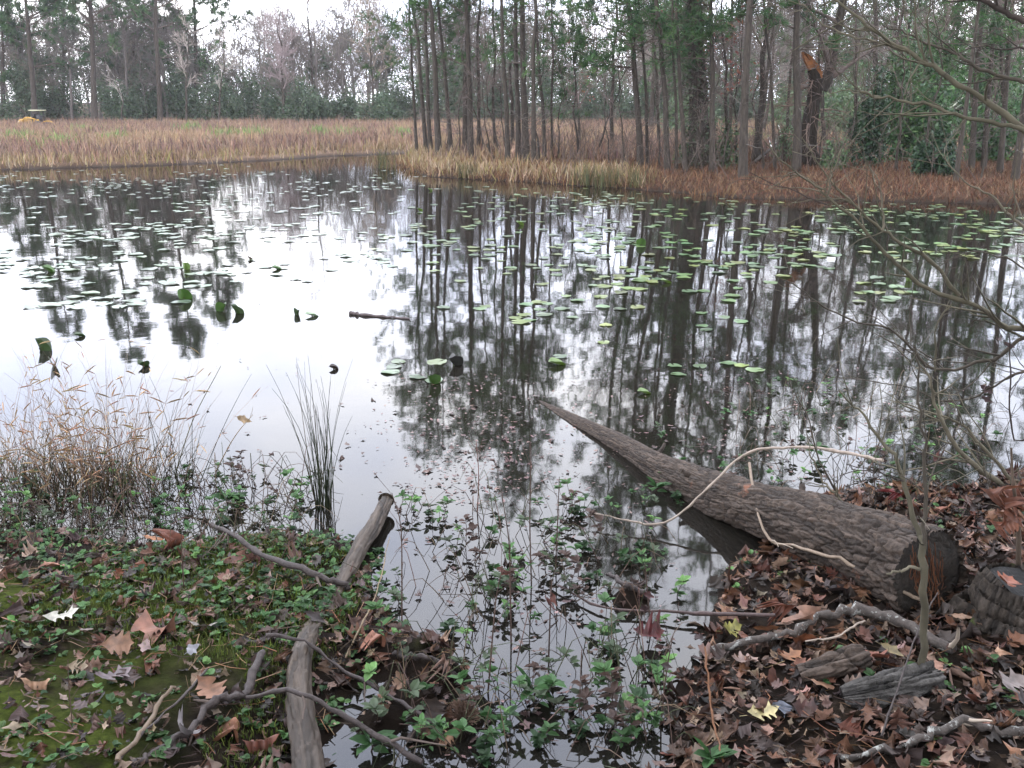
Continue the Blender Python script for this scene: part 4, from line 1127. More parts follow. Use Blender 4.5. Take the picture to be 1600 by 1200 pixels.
ground_limb("twig", "thin reddish twig standing slanted at the bottom of the right bank", "twig", [(1095, 1115, .25), (1110, 1160, .1), (1130, 1200, .02)], .003, .004, M_PALE, seed=20, sides=6, col=(.6, .35, .22))
ground_limb("twig", "dark thin twig crossing the leaves at the lower right", "twig", [(1376, 1160, .02), (1400, 1100, .06), (1428, 1040, .14), (1455, 1005, .2)], .004, .002, M_STICK, seed=21, sides=6)

# ------------------------------------------------------------------ leaves
def leaf_shape(rng, lobes=3, width=.42, curl=.25, fold=.25, length=1.0, soft=False):
    """lobed leaf of unit length: left, mid and right rows"""
    st = [(0, .012), (.06, .04), (.13, .10 + .05 * rng.random())]
    for i in range(lobes):
        a = .14 + .68 * i / lobes; sp = .68 / lobes
        wd = width * (0.60 + .5 * math.sin(math.pi * (i + .8) / (lobes + .5))) * rng.uniform(.85, 1.15)
        st += [(a + sp * .2, wd * .75), (a + sp * .38, wd * .97), (a + sp * .5, wd), (a + sp * .62, wd * .93), (a + sp * .78, wd * .72), (a + sp * .95, wd * rng.uniform(.45, .6))] if soft else [(a + sp * .22, wd * .62), (a + sp * .38, wd * .93), (a + sp * .45, wd), (a + sp * .54, wd * .80), (a + sp * .72, wd * .45), (a + sp * .95, wd * rng.uniform(.28, .42))]
    st += [(.88, width * .22), (.94, width * .12), (1.0, .004)]
    st = np.array(st); n = len(st)
    m = np.maximum.accumulate(st[:, 0]); w_ = st[:, 1]
    lx = np.stack([m * .94 + w_ * .32 - .0, w_], 1)
    L_ = np.stack([lx[:, 0], lx[:, 1], np.zeros(n)], 1); Rr = L_ * np.array([1, -1, 1]); Rr[:, 1] *= rng.uniform(.85, 1.1, n)
    Mi = np.stack([np.minimum(m, 1), np.zeros(n), np.zeros(n)], 1)
    v = np.concatenate([L_, Mi, Rr])
    c1, c2 = rng.normal() * curl, abs(rng.normal()) * curl
    v[:, 2] = fold * np.abs(v[:, 1]) + c2 * (v[:, 0] - .5) ** 2 * 1.4 + c1 * v[:, 1] * (v[:, 0] - .3) + .09 * np.sin(v[:, 0] * 8 + rng.random() * 6) * v[:, 1] / .3 + curl * .5 * rng.normal() * (v[:, 1] / .4) ** 2
    k = np.arange(n - 1)
    f = np.concatenate([np.stack([k + n, k + n + 1, k + 1, k], 1), np.stack([k + 2 * n, k + 2 * n + 1, k + n + 1, k + n], 1)])
    # stalk
    s = np.array([(-.22, .0, .02), (-.22, .012, .02), (.01, .012, 0), (.01, -.006, 0)]); b = len(v)
    v = np.concatenate([v, s]); f = np.concatenate([f, [[b, b + 3, b + 2, b + 1]]])
    v[:, 0] -= .45
    return v * length, f
lrng = np.random.default_rng(12)
LEAVES = [leaf_shape(lrng, 3, .40, .9, f_, 1.0, k_ > 1) for k_, f_ in enumerate((.2, -.25, .45, .1, -.1, .6))] + [leaf_shape(lrng, 2, .52, .8, f_, 1.0, k_ < 2) for k_, f_ in enumerate((.15, -.2, .5))] + [leaf_shape(lrng, 1, .24, .5, f_) for f_ in (.5, -.2, .2)]
LEAF_ME = [MB().add(v, f).mesh("fallen_leaf", M_FALLEN, True) for v, f in LEAVES]
BROWNS = [(0.105, 0.055, 0.038), (0.07, 0.036, 0.025), (0.045, 0.028, 0.022), (0.14, 0.088, 0.066), (0.09, 0.036, 0.022), (0.18, 0.125, 0.095), (0.06, 0.042, 0.036), (0.035, 0.023, 0.02)]
def put_leaf(p, size, rz, tilt, me, col, name="fallen_leaf", parent=None, dz=.012):
    o = link(name, LEAF_ME[me], parent)
    o.location = (p[0], p[1], p[2] + dz)
    o.rotation_euler = (tilt[0], tilt[1], rz)
    o.scale = (size,) * 3
    o.color = (*[c_ * .62 for c_ in col], 1)
    return o
SPECIAL = [
    (97, 973, .135, .35, (.15, -.1), 0, (0.44, 0.42, 0.35), "cream white oak leaf lying on the mossy left bank"),
    (252, 996, .18, 2.6, (.3, .1), 7, (0.33, 0.16, 0.11), "largest tan-pink leaf on the left bank, broad with pointed lobes"),
    (303, 1032, .10, 1.4, (.9, .2), 10, (0.27, 0.265, 0.285), "silver grey upturned leaf standing on the moss"),
    (271, 864, .13, 1.2, (1.2, .2), 6, (0.17, 0.055, 0.03), "upright rust red leaf caught in the weeds of the left bank"),
    (240, 848, .10, .2, (.2, .3), 10, (0.32, 0.13, 0.05), "bright orange leaf at the water's edge of the left bank"),
    (62, 1026, .12, .2, (-.4, .1), 0, (0.24, 0.21, 0.15), "greyish tan oak leaf with drooping lobes on the left bank's moss"),
    (88, 893, .11, 2.8, (.3, 0), 8, (0.30, 0.14, 0.09), "tan-orange leaf among the weeds at the left"),
    (55, 1076, .10, .3, (.2, .2), 6, (0.34, 0.20, 0.12), "pale orange leaf low at the left edge of the bank"),
    (176, 1066, .14, .8, (.1, .2), 0, (0.14, 0.105, 0.11), "purplish grey flat leaf on the left bank"),
    (184, 1024, .12, .3, (.6, .1), 2, (0.20, 0.105, 0.06), "curled brown leaf just below the largest tan-pink leaf"),
    (290, 1168, .11, 2.2, (.8, .3), 4, (0.18, 0.16, 0.16), "pale grey torn leaf under the crooked lichened branch"),
    (366, 1152, .11, 1.8, (.4, .2), 6, (0.26, 0.12, 0.07), "orange brown leaf left of the thick end of the bare limb"),
    (405, 1172, .13, .6, (.3, .2), 1, (0.15, 0.055, 0.035), "dark red leaf against the thick end of the bare limb"),
    (328, 1090, .13, -.6, (.3, .3), 3, (0.24, 0.12, 0.07), "long tan leaf above the crooked lichened branch"),
    (318, 990, .11, .2, (-.3, .1), 0, (0.24, 0.21, 0.18), "grey-tan oak leaf right of the largest tan-pink leaf"),
    (594, 1006, .09, 2.5, (.7, .2), 6, (0.36, 0.16, 0.10), "bright salmon leaf beside the inlet's left shore"),
    (1190, 1126, .115, .15, (.25, -.1), 0, (0.46, 0.39, 0.19), "bright yellow cream oak leaf on the right bank"),
    (1262, 985, .14, 1.0, (.5, .2), 7, (0.34, 0.19, 0.13), "large pale salmon leaf pair beside the purplish twig's end"),
    (1222, 966, .13, 1.9, (1.1, .2), 1, (0.17, 0.06, 0.035), "upright rust brown leaf behind the pale salmon pair"),
    (1255, 1018, .13, .1, (-.6, .1), 2, (0.26, 0.10, 0.05), "orange brown leaf folded over the lichened branch"),
    (1232, 1036, .11, .5, (.2, .1), 0, (0.30, 0.14, 0.07), "orange oak leaf just left of the rotten log piece"),
    (1196, 1000, .12, 2.4, (.9, .4), 10, (0.22, 0.10, 0.05), "curled orange leaf leaning on the lichened branch"),
    (1160, 1042, .12, .3, (.1, .2), 3, (0.24, 0.16, 0.13), "pinkish tan flat leaf in the mud left of the rotten log"),
    (1225, 1118, .09, 1.3, (.1, .1), 8, (0.11, 0.12, 0.15), "slate blue wet leaf right of the yellow cream one"),
    (1010, 1004, .13, .1, (.3, .1), 4, (0.10, 0.022, 0.022), "deep red leaf at the edge of the inlet by the right bank"),
    (1398, 786, .11, 1.6, (1.2, .1), 1, (0.20, 0.03, 0.03), "red leaf standing upright at the waterline behind the big trunk"),
    (1558, 928, .10, .9, (.6, .1), 3, (0.26, 0.085, 0.045), "orange red leaf lying on the stump's edge"),
    (1368, 1044, .12, 2.0, (.5, .3), 3, (0.19, 0.07, 0.045), "red brown star-like leaf below the sawn end"),
    (1392, 1030, .10, -.9, (.4, .1), 9, (0.20, 0.155, 0.07), "olive tan narrow leaf right of the red brown star-like one"),
    (1140, 995, .09, .3, (.2, .1), 5, (0.26, 0.24, 0.06), "yellow green leaf at the inlet end of the lichened branch"),
    (1575, 1085, .14, .5, (.5, .1), 0, (0.22, 0.18, 0.165), "pale grey pink leaf below the stump"),
    (1285, 1078, .11, .1, (.1, .4), 10, (0.28, 0.15, 0.09), "long orange tan leaf under the brown rotten log piece"),
    (1460, 730, .09, .4, (.9, .1), 4, (0.15, 0.06, 0.05), "dark pink leaf caught over the water at the right"),
]
for px, py, s, rz, tl, me, c, lab in SPECIAL:
    p = G(px, py)
    if (px, py) == (1558, 928): p = P(1570, 925, .275)
    tag(put_leaf(p, s, rz, tl, me, c, dz=.02 + .35 * s * abs(math.sin(tl[0]))), lab, "leaf")
rng = np.random.default_rng(8)
cand = np.concatenate([scatter(rng, 12000, -5, 5, 2.1, 9, -.04, 9, None, None)])
cand = cand[np.abs(cand[:, 0]) < cand[:, 1] * .58 + .35]
left = cand[:, 0] < .0
dens = np.where(left, .42 + .30 * (fbm(cand[:, 0] * 1.6, cand[:, 1] * 1.6, 3, 3) > .5), .75)
cand = cand[rng.random(len(cand)) < dens]
order = np.argsort(np.hypot(cand[:, 0], cand[:, 1]) * rng.uniform(.75, 1.35, len(cand)))
cand = cand[order]
NI = 262
for k, p in enumerate(cand[:NI]):
    side = p[0] < 0
    me = int(rng.integers(0, len(LEAF_ME)))
    o = put_leaf(p, rng.uniform(.045, .105), rng.uniform(0, 6.28), (rng.normal() * .42, rng.normal() * .35), me, pick(rng, BROWNS, 1, .25)[0] * 1.25, dz=rng.uniform(.008, .03))
    tag(o, "brown oak leaf fallen among the others on the left bank" if side else "brown oak leaf fallen among the others on the right bank", "leaf", "leaves littering the left bank" if side else "leaves littering the right bank")
rest = cand[NI:]
def on_land(rng, n, x0, x1, y0, y1):
    x = rng.uniform(x0, x1, n); y = rng.uniform(y0, y1, n); z = H(x, y); k = z > .004
    return np.stack([x, y, z], 1)[k]
def rot_many(rng, n, tilt=.35):
    a, b, c = rng.uniform(0, 6.283, n), rng.normal(size=n) * tilt, rng.normal(size=n) * tilt
    ca, sa, cb, sb, cc, sc_ = np.cos(a), np.sin(a), np.cos(b), np.sin(b), np.cos(c), np.sin(c)
    Rz = np.zeros((n, 3, 3)); Rz[:, 0, 0] = ca; Rz[:, 0, 1] = -sa; Rz[:, 1, 0] = sa; Rz[:, 1, 1] = ca; Rz[:, 2, 2] = 1
    Rx = np.zeros((n, 3, 3)); Rx[:, 0, 0] = 1; Rx[:, 1, 1] = cb; Rx[:, 1, 2] = -sb; Rx[:, 2, 1] = sb; Rx[:, 2, 2] = cb
    Ry = np.zeros((n, 3, 3)); Ry[:, 1, 1] = 1; Ry[:, 0, 0] = cc; Ry[:, 0, 2] = sc_; Ry[:, 2, 0] = -sc_; Ry[:, 2, 2] = cc
    return Rz @ Rx @ Ry
def leaf_mass(rng, mb, pts, size, pal, tilt=.35, kinds=None, dz=(.004, .02)):
    ks = rng.integers(0, len(LEAVES), len(pts)) if kinds is None else rng.choice(kinds, len(pts))
    for k in range(len(LEAVES)):
        q_ = pts[ks == k]
        if not len(q_): continue
        v, f = LEAVES[k]; n = len(q_)
        vv = np.einsum('nij,vj->nvi', rot_many(rng, n, tilt), v) * rng.uniform(size[0], size[1], n)[:, None, None] + q_[:, None] + np.array([0, 0, 1]) * rng.uniform(*dz, n)[:, None, None]
        ff = (f[None] + (np.arange(n) * len(v))[:, None, None]).reshape(-1, 4)
        mb.add(vv.reshape(-1, 3), ff, np.repeat(pick(rng, pal, n, .25)[:, None], len(v), 1).reshape(-1, 3))
mb = MB(); leaf_mass(rng, mb, rest, (.04, .095), BROWNS, .5)
extra = on_land(rng, 19000, -4.5, 4.5, 2.1, 7); extra = extra[(rng.random(len(extra)) < np.where(extra[:, 0] < 0, .8, .95))]
leaf_mass(rng, mb, extra, (.018, .06), [(0.05, 0.029, 0.021), (0.022, 0.015, 0.012), (0.10, 0.064, 0.046), (0.016, 0.012, 0.010), (0.075, 0.034, 0.02), (0.15, 0.105, 0.075)], .5, [9, 10, 11, 0, 6, 3])
rust = on_land(rng, 5200, -.6, 4.2, 2.1, 6.5)
leaf_mass(rng, mb, rust, (.04, .10), [(0.10, 0.046, 0.026), (0.05, 0.025, 0.017), (0.14, 0.068, 0.040), (0.03, 0.018, 0.014), (0.18, 0.115, 0.082), (0.022, 0.015, 0.012)], .5)
tag(mb.build("leaf_litter", M_LITTER, None, False), "smaller brown leaves and scraps covering both near banks", None, kind="stuff")
# needles and broken twigs
mb = MB()
pts = on_land(rng, 6500, -4.5, 4.5, 2.1, 7.5)
n = len(pts); th = rng.uniform(0, 6.283, n); l = rng.uniform(.03, .16, n) * np.where(rng.random(n) < .15, 2.2, 1)
d = np.stack([np.cos(th) * l, np.sin(th) * l, rng.normal(size=n) * .12 * l], 1)
S = np.stack([pts - d * .5, pts + rng.normal(size=(n, 3)) * .01, pts + d * .5], 1) + np.array([0, 0, .014])
tubes(mb, S, np.repeat(rng.uniform(.0007, .0022, n)[:, None], 3, 1), 3, pick(rng, [(0.14, 0.075, 0.04), (0.07, 0.05, 0.04), (0.20, 0.13, 0.08), (0.05, 0.035, 0.03)], n))
tag(mb.build("twig_litter", M_TWIG), "broken twigs and pine needles strewn over the near banks", None, kind="stuff")
# moss pile and short grass on the left bank
pts = scatter(rng, 110000, -4.2, 0, 2.1, 6, .1, 9, None, lambda x, y: fbm(x * 1.4, y * 1.4, 4, 22) > .44)
grass("moss", "olive green moss covering the left bank between the leaves", pts[:56000], .030, .0022, [(0.075, 0.105, 0.018), (0.115, 0.145, 0.028), (0.05, 0.075, 0.014)], rng, .6, mt=M_WEED)
# ------------------------------------------------------------------ weeds
def leaflets(rng, mb, p, d, ln, wd, cols, droop=.3, fold=.25):
    """lanceolate leaves folded along the midrib: p (N,3), d (N,3)"""
    n = len(p); d = nrm(d)
    s = nrm(np.cross(d, np.array([0, 0, 1.0]) + rng.normal(size=(n, 3)) * .25)); u = np.cross(s, d)
    l = np.broadcast_to(ln, (n,))[:, None]; w_ = np.broadcast_to(wd, (n,))[:, None]
    dr = np.array([0, 0, -1.0]) * droop
    a = p + d * l * .3 + s * w_ + u * w_ * fold; a2 = p + d * l * .68 + dr * l * .25 + s * w_ * .8 + u * w_ * fold
    b = p + d * l * .3 - s * w_ + u * w_ * fold; b2 = p + d * l * .68 + dr * l * .25 - s * w_ * .8 + u * w_ * fold
    t = p + d * l + dr * l * .6
    v = np.stack([p, a, a2, t, b2, b], 1); k = np.arange(n)[:, None] * 6
    mb.add(v.reshape(-1, 3), np.concatenate([k + np.array([[0, 1, 2, 3]]), k + np.array([[0, 3, 4, 5]])]), np.repeat(cols[:, None], 6, 1).reshape(-1, 3))
WG = [(0.035, 0.080, 0.026), (0.052, 0.110, 0.036), (0.026, 0.058, 0.022), (0.07, 0.135, 0.042)]
WD = [(0.045, 0.065, 0.03), (0.06, 0.09, 0.035), (0.05, 0.045, 0.03), (0.07, 0.04, 0.03)]
def sprigs(rng, mbs, mbl, pts, hgt, nl, ln, wd, pal, lean=.35, bare=.25, stemc=(0.07, 0.055, 0.035), top=4):
    n = len(pts); K = 5
    h_ = rng.uniform(.6, 1.3, n)[:, None] * hgt
    d = nrm(np.concatenate([rng.normal(size=(n, 2)) * lean, np.ones((n, 1))], 1)); S = np.zeros((n, K, 3)); S[:, 0] = pts - np.array([0, 0, .03])
    for k in range(1, K):
        d = nrm(d + np.concatenate([rng.normal(size=(n, 2)) * lean * .5, np.full((n, 1), .12)], 1)); S[:, k] = S[:, k - 1] + d * h_ / (K - 1)
    tubes(mbs, S, np.linspace(.0026, .0014, K)[None].repeat(n, 0), 3, stemc)
    t = rng.uniform(bare, 1, (n, nl)); t[:, :top] = rng.uniform(.9, 1, (n, top)); t *= (K - 1); i = np.minimum(t.astype(int), K - 2); f = (t - i)[..., None]; ix = np.arange(n)[:, None]
    p = (S[ix, i] * (1 - f) + S[ix, i + 1] * f).reshape(-1, 3)
    th = rng.uniform(0, 6.283, n * nl); dl = np.stack([np.cos(th), np.sin(th), rng.uniform(.1, .9, n * nl)], 1)
    L_ = ln * rng.uniform(.5, 1.2, n * nl)
    c = np.repeat(pick(rng, pal, n, .2)[:, None], nl, 1).reshape(-1, 3) * rng.uniform(.8, 1.25, (n * nl, 1))
    leaflets(rng, mbl, p, dl, L_, L_ * wd, c)
rng = np.random.default_rng(41)
# ground cover on the left bank, thickest near the bare limb and the water's edge
pts = scatter(rng, 17000, -4.6, .2, 2.2, 6.2, -.1, 9)
c0 = G(430, 955)[:2]; dd = np.hypot(pts[:, 0] - c0[0], pts[:, 1] - c0[1])
pn = fbm(pts[:, 0] * 1.5, pts[:, 1] * 1.5, 3, 33)
sdv = shore_dist(pts[:, 0], pts[:, 1])
pr = np.clip((pn - .42) * 3.0, 0, .6) * np.clip((pts[:, 1] - 2.6) * .7, .25, 1) + .75 * np.exp(-(dd / .28) ** 2) + .22 * np.exp(-(sdv / .3) ** 2)
pts = pts[rng.random(len(pts)) < pr]
ms_, ml_ = MB(), MB()
sprigs(rng, ms_, ml_, pts, .05, 7, .030, .36, WG, .6, .3)
mg = MB(); mg.v, mg.c, mg.n = ml_.v, ml_.c, ml_.n; mg.f = ml_.f
tag(mg.build("ground_cover", M_WEED, None, False), "small bright green weeds spreading through the leaves of the left bank", None, kind="stuff")
# green on the right bank, sparse
pts = on_land(rng, 5000, -.8, 4.5, 2.1, 6); pts = pts[fbm(pts[:, 0] * 2, pts[:, 1] * 2, 3, 44) > np.where(pts[:, 0] < .3, .35, .58)]; rng.shuffle(pts)
ms_, ml_ = MB(), MB(); sprigs(rng, ms_, ml_, pts[:330], .05, 7, .033, .34, WG, .6, .2)
tag(ml_.build("bank_weeds", M_WEED, None, False), "sparse green weeds among the leaves of the right bank", None, kind="stuff")

# weeds standing in the water: sprigs one by one
WV = []
for k in range(9):
    r_ = np.random.default_rng(600 + k); a, b_ = MB(), MB()
    m = int(r_.integers(1, 4))
    pp = np.concatenate([r_.normal(size=(m, 2)) * .03, np.zeros((m, 1))], 1)
    sprigs(r_, a, b_, pp, .09 + .04 * (k % 4), 10, .055, .25, WG if k % 3 else WD, .45, .35, (0.06, 0.04, 0.03), 6)
    mm = MB(); mm.v = a.v + b_.v; mm.c = a.c + b_.c
    mm.f[4] = a.f[4] + [x + a.n for x in b_.f[4]]; mm.n = a.n + b_.n
    WV.append(mm.mesh("water_weed", M_WEED, False))
ZONES = [(610, 1060, 790, 1010, 78, "green weed sprig standing in the water of the inlet", "weed sprigs in the inlet"), (560, 1040, 1010, 1190, 60, "green weed sprig standing in the water of the inlet", "weed sprigs in the inlet"),
         (-20, 480, 735, 850, 95, "green weed sprig in the shallows along the left bank", "weed sprigs along the left bank's shallows"), (1120, 1560, 600, 770, 70, "green weed sprig in the water behind the big trunk", "weed sprigs behind the big trunk"),
         (940, 1140, 660, 800, 16, "green weed sprig in the water behind the big trunk", "weed sprigs behind the big trunk")]
for x0, x1, y0, y1, n, lab, gr in ZONES:
    k = 0
    for _ in range(n * 6):
        if k >= n: break
        p = G(rng.uniform(x0, x1), rng.uniform(y0, y1))
        sdp = float(shore_dist(np.array([p[0]]), np.array([p[1]]))[0])
        if sdp > .06: continue
        if 'inlet' in lab and rng.random() > .35 + .65 * (fbm(p[0] * 2.5, p[1] * 2.5, 2, 6) > .48): continue
        o = link("water_weed", WV[int(rng.integers(0, 9))]); o.location = (p[0], p[1], max(p[2], 0)); o.rotation_euler = (0, 0, rng.uniform(0, 6.28)); o.scale = (rng.uniform(.5, .95) * (1.0 if 'inlet' in lab else .9),) * 3
        tag(o, lab, "weed", gr); k += 1
for px, py, s, lab in [(825, 1085, 1.7, "largest leafy green weed clump beside the muddy islet at the bottom"), (352, 790, 1.6, "dense leafy weed clump standing in the shallows left of the rushes"), (1020, 768, 1.3, "bright green weed growing against the big trunk's waterline"), (575, 1168, 1.4, "bright green weed rosette near the bottom of the inlet"), (492, 948, .75, "green weed clump growing over the bare limb where it dips"), (530, 932, .7, "green weed clump at the lower end of the dark dead branch"), (1100, 1190, 1.3, "broad-leaved green plant at the bottom of the right bank"), (1280, 715, 1.2, "yellow-green sprig in the water right of the big trunk")]:
    p = G(px, py); o = link("weed_clump", WV[4 if s > 1.25 else 5]); o.location = p; o.location.z = max(p[2], 0); o.scale = (s * 1.2, s * 1.2, s); tag(o, lab, "weed")
# tangle of thin stems in the shallows
mb = MB(); n = 620
zs = [(600, 1060, 790, 1190, .24), (-20, 500, 735, 860, .42), (1150, 1560, 610, 775, .18)]
S = []
for x0, x1, y0, y1, fr in zs:
    for _ in range(int(n * fr)):
        p = G(rng.uniform(x0, x1), rng.uniform(y0, y1)); p[2] = max(p[2], 0) - .02
        th = rng.uniform(0, 6.28); l = rng.uniform(.08, .34); up = rng.uniform(.02, .20)
        e = p + np.array([math.cos(th) * l, math.sin(th) * l, up * rng.uniform(0, 1.1)]); m = (p + e) / 2 + np.array([0, 0, up])
        S.append(spline([p, m, e], 6))
S = np.array(S)
tubes(mb, S, np.linspace(.0024, .0010, 6)[None].repeat(len(S), 0), 3, pick(rng, [(0.075, 0.05, 0.04), (0.05, 0.055, 0.03), (0.11, 0.08, 0.055)], len(S)))
tag(mb.build("stem_tangle", M_TWIG), "tangle of thin brown stems in the shallows", None, kind="stuff")

# dry grass clumps at the left, rushes in the middle
def blades(rng, mb, base, n, hgt, wid, pal, lean, spread, K=7, bend=.25, flag=.0, flagc=None):
    p = np.concatenate([rng.normal(size=(n, 2)) * spread, np.zeros((n, 1))], 1) + base
    h_ = hgt * rng.uniform(.45, 1.1, n)
    d = nrm(np.concatenate([rng.normal(size=(n, 2)) * lean + (p[:, :2] - base[:2]) * 1.5, np.ones((n, 1))], 1)); S = np.zeros((n, K, 3)); S[:, 0] = p - np.array([0, 0, .06])
    bd = np.concatenate([rng.normal(size=(n, 2)) * bend / K, np.full((n, 1), -bend / K * .5)], 1)
    for k in range(1, K):
        d = nrm(d + bd * k * .6); S[:, k] = S[:, k - 1] + d * (h_ / (K - 1))[:, None]
    R_ = np.linspace(1, .25, K)[None] * wid * rng.uniform(.7, 1.3, (n, 1))
    tubes(mb, S, R_, 3, pick(rng, pal, n, .2))
    return S
def grass_clump(px, py, n, hgt, spread, lab, seed, rosy=True):
    r_ = np.random.default_rng(seed); b = G(px, py); b[2] = max(b[2], 0)
    root = empty("dry_grass_clump", b); tag(root, lab, "grass clump", None)
    o = np.zeros(3)
    mb = MB(); S = blades(r_, mb, o, n, hgt, .0017, [(0.26, 0.17, 0.11), (0.20, 0.12, 0.08), (0.33, 0.235, 0.15), (0.12, 0.085, 0.05)], .16, spread, 7, .22)
    mb.build("stalks", M_GRASS, root)
    mb = MB(); kk = r_.integers(2, 7, n * 2); ii_ = r_.integers(0, n, n * 2); pp = S[ii_, kk]
    dv = nrm(np.concatenate([r_.normal(size=(n * 2, 2)), r_.uniform(.2, 1.6, (n * 2, 1))], 1)); ln = r_.uniform(.04, .12, n * 2)
    leaflets(r_, mb, pp, dv, ln, .0028, pick(r_, [(0.42, 0.30, 0.19), (0.34, 0.20, 0.14), (0.26, 0.17, 0.09)], n * 2), .35)
    mb.build("blades", M_GRASS, root)
    mb = MB(); blades(r_, mb, o, int(n * 1.6), hgt * .40, .0026, [(0.035, 0.03, 0.02), (0.055, 0.06, 0.025), (0.05, 0.035, 0.022)], .3, spread * 1.15, 5, .4); mb.build("dead_bases", M_GRASS, root)
grass_clump(150, 752, 130, .82, .16, "largest dry tan grass clump in the shallows at the left", 1)
grass_clump(205, 762, 60, .70, .13, "tan grass clump just right of the largest dry clump", 2)
grass_clump(15, 748, 55, .76, .15, "dry pinkish grass clump cut by the left edge of the frame", 3)
grass_clump(85, 765, 50, .50, .16, "short thin dry grass clump between the two larger ones at the left", 4)
def rushes(px, py, n, hgt, spread, lab, seed, lean=.065):
    r_ = np.random.default_rng(seed); b = G(px, py); b[2] = max(b[2], 0)
    root = empty("rush_clump", b); tag(root, lab, "rushes")
    for k in range(n):
        mb = MB(); blades(r_, mb, np.zeros(3), 1, hgt, .0026, [(0.018, 0.030, 0.012), (0.03, 0.04, 0.017), (0.016, 0.02, 0.01), (0.06, 0.05, 0.028)], lean * 1.4, spread, 7, .12)
        mb.build("stem", M_WEED, root)
rushes(508, 792, 44, .80, .026, "tall dark green clump of rushes standing in the shallows", 5)
rushes(275, 760, 16, .72, .05, "sparse thin rushes right of the dry grass clumps", 6, .16)
mb = MB()
def stalk(px, lab, r0=.0035, r1=.0015, col=(0.075, 0.05, 0.04), leaves=None, seed=0, twigs=3, cat="stalk"):
    r_ = np.random.default_rng(seed); b = G(*px[0]); b[2] = max(b[2], 0)
    pts = [b - np.array([0, 0, .05])] + [V(a, c, b[1] - .03 * i) for i, (a, c) in enumerate(px[1:], 1)]
    p = spline(pts, 12); r = np.linspace(r0, r1, 12); root = empty("dead_stalk", b); tag(root, lab, cat)
    mb = MB(); tubes(mb, p, r, 5, col); here(mb.build("stem", M_TWIG), root)
    if twigs:
        A, Ar = kids(r_, p[None], r[None], twigs * 2, .3, .95, (.05, .2), (.3, .9), 5, .03, .1, .6, .4, .0009); mb = MB(); tubes(mb, A, Ar, 3, col); here(mb.build("side_twigs", M_TWIG), root)
    for (a, c, s, rz, me, cl) in leaves or []:
        o = put_leaf(V(a, c, b[1] - .05), s, rz, (1.2, .5), me, cl, "leaf", None, 0); o.parent = root; o.location = o.location - root.location
stalk([(799, 1006), (797, 900), (795, 844), (784, 772)], "tall dark dead stalk standing in the middle of the inlet", seed=1)
stalk([(831, 912), (828, 825), (829, 745), (828, 690)], "thin upright dead stalk behind the tall one in the inlet", seed=2)
stalk([(868, 878), (872, 800), (874, 745)], "thin dead stalk right of the two middle ones in the inlet", seed=3)
stalk([(761, 1082), (770, 990), (776, 930), (786, 885)], "dead stalk with rusty seed head near the bottom of the inlet", seed=4, leaves=[(782, 890, .05, .5, 9, (0.16, 0.06, 0.045)), (790, 895, .05, 2.5, 10, (0.13, 0.05, 0.04))])
stalk([(857, 1030), (860, 950), (863, 905)], "dead stalk holding a hanging dark red leaf", seed=5, leaves=[(857, 945, .085, 1.5, 3, (0.085, 0.03, 0.024)), (866, 935, .07, -1.2, 9, (0.14, 0.05, 0.035))])
stalk([(627, 990), (628, 900), (626, 820), (612, 770)], "thin dark stalk near the tip of the bare limb", seed=6)
stalk([(745, 800), (748, 745), (744, 690)], "thin reddish stalk among the floating leaves", seed=7, col=(0.14, 0.07, 0.055))
stalk([(287, 920), (285, 880), (283, 835)], "short dark stem standing on the left bank's weeds", seed=8, twigs=1)
stalk([(268, 745), (300, 660), (345, 572)], "long thin reed leaning right beyond the dry grass", seed=9, col=(0.10, 0.09, 0.05), twigs=0)
stalk([(330, 735), (365, 685), (395, 648)], "bent dry reed with a curled blade left of the rushes", seed=10, col=(0.20, 0.14, 0.08), leaves=[(380, 655, .10, .6, 11, (0.36, 0.25, 0.14))], twigs=1)
stalk([(112, 1130), (108, 1080), (106, 1030)], "thin wiry stem standing in the moss at the lower left", .002, .001, seed=11, twigs=1)
stalk([(1370, 780), (1366, 745), (1360, 700)], "thin bare stem at the waterline behind the trunk", seed=12)
stalk([(1032, 1130), (1040, 1060), (1050, 1000)], "dark weed stem with withered leaves at the right bank's tip", seed=13, leaves=[(1040, 1040, .06, .5, 9, (0.06, 0.04, 0.035)), (1030, 1010, .06, 2, 10, (0.07, 0.03, 0.03))])
stalk([(1020, 985), (1012, 930), (1008, 880)], "withered brown weed standing where the pointed stick ends", seed=14, leaves=[(1012, 930, .07, .5, 9, (0.08, 0.03, 0.028)), (1006, 950, .07, 2, 10, (0.06, 0.03, 0.03))], twigs=5)
p = G(722, 1122); root = empty("seed_head", p); tag(root, "round brown withered seed head resting on the muddy islet", "seed head")
mb = MB(); r_ = np.random.default_rng(3); dd = rand_dir(r_, 240); dd[:, 2] = np.abs(dd[:, 2]); S = np.stack([dd * .01, dd * .035 + r_.normal(size=dd.shape) * .006, dd * .062], 1); tubes(mb, S, np.full((240, 3), .0016), 3, (0.15, 0.10, 0.075)); mb.build("bristles", M_TWIG, root)

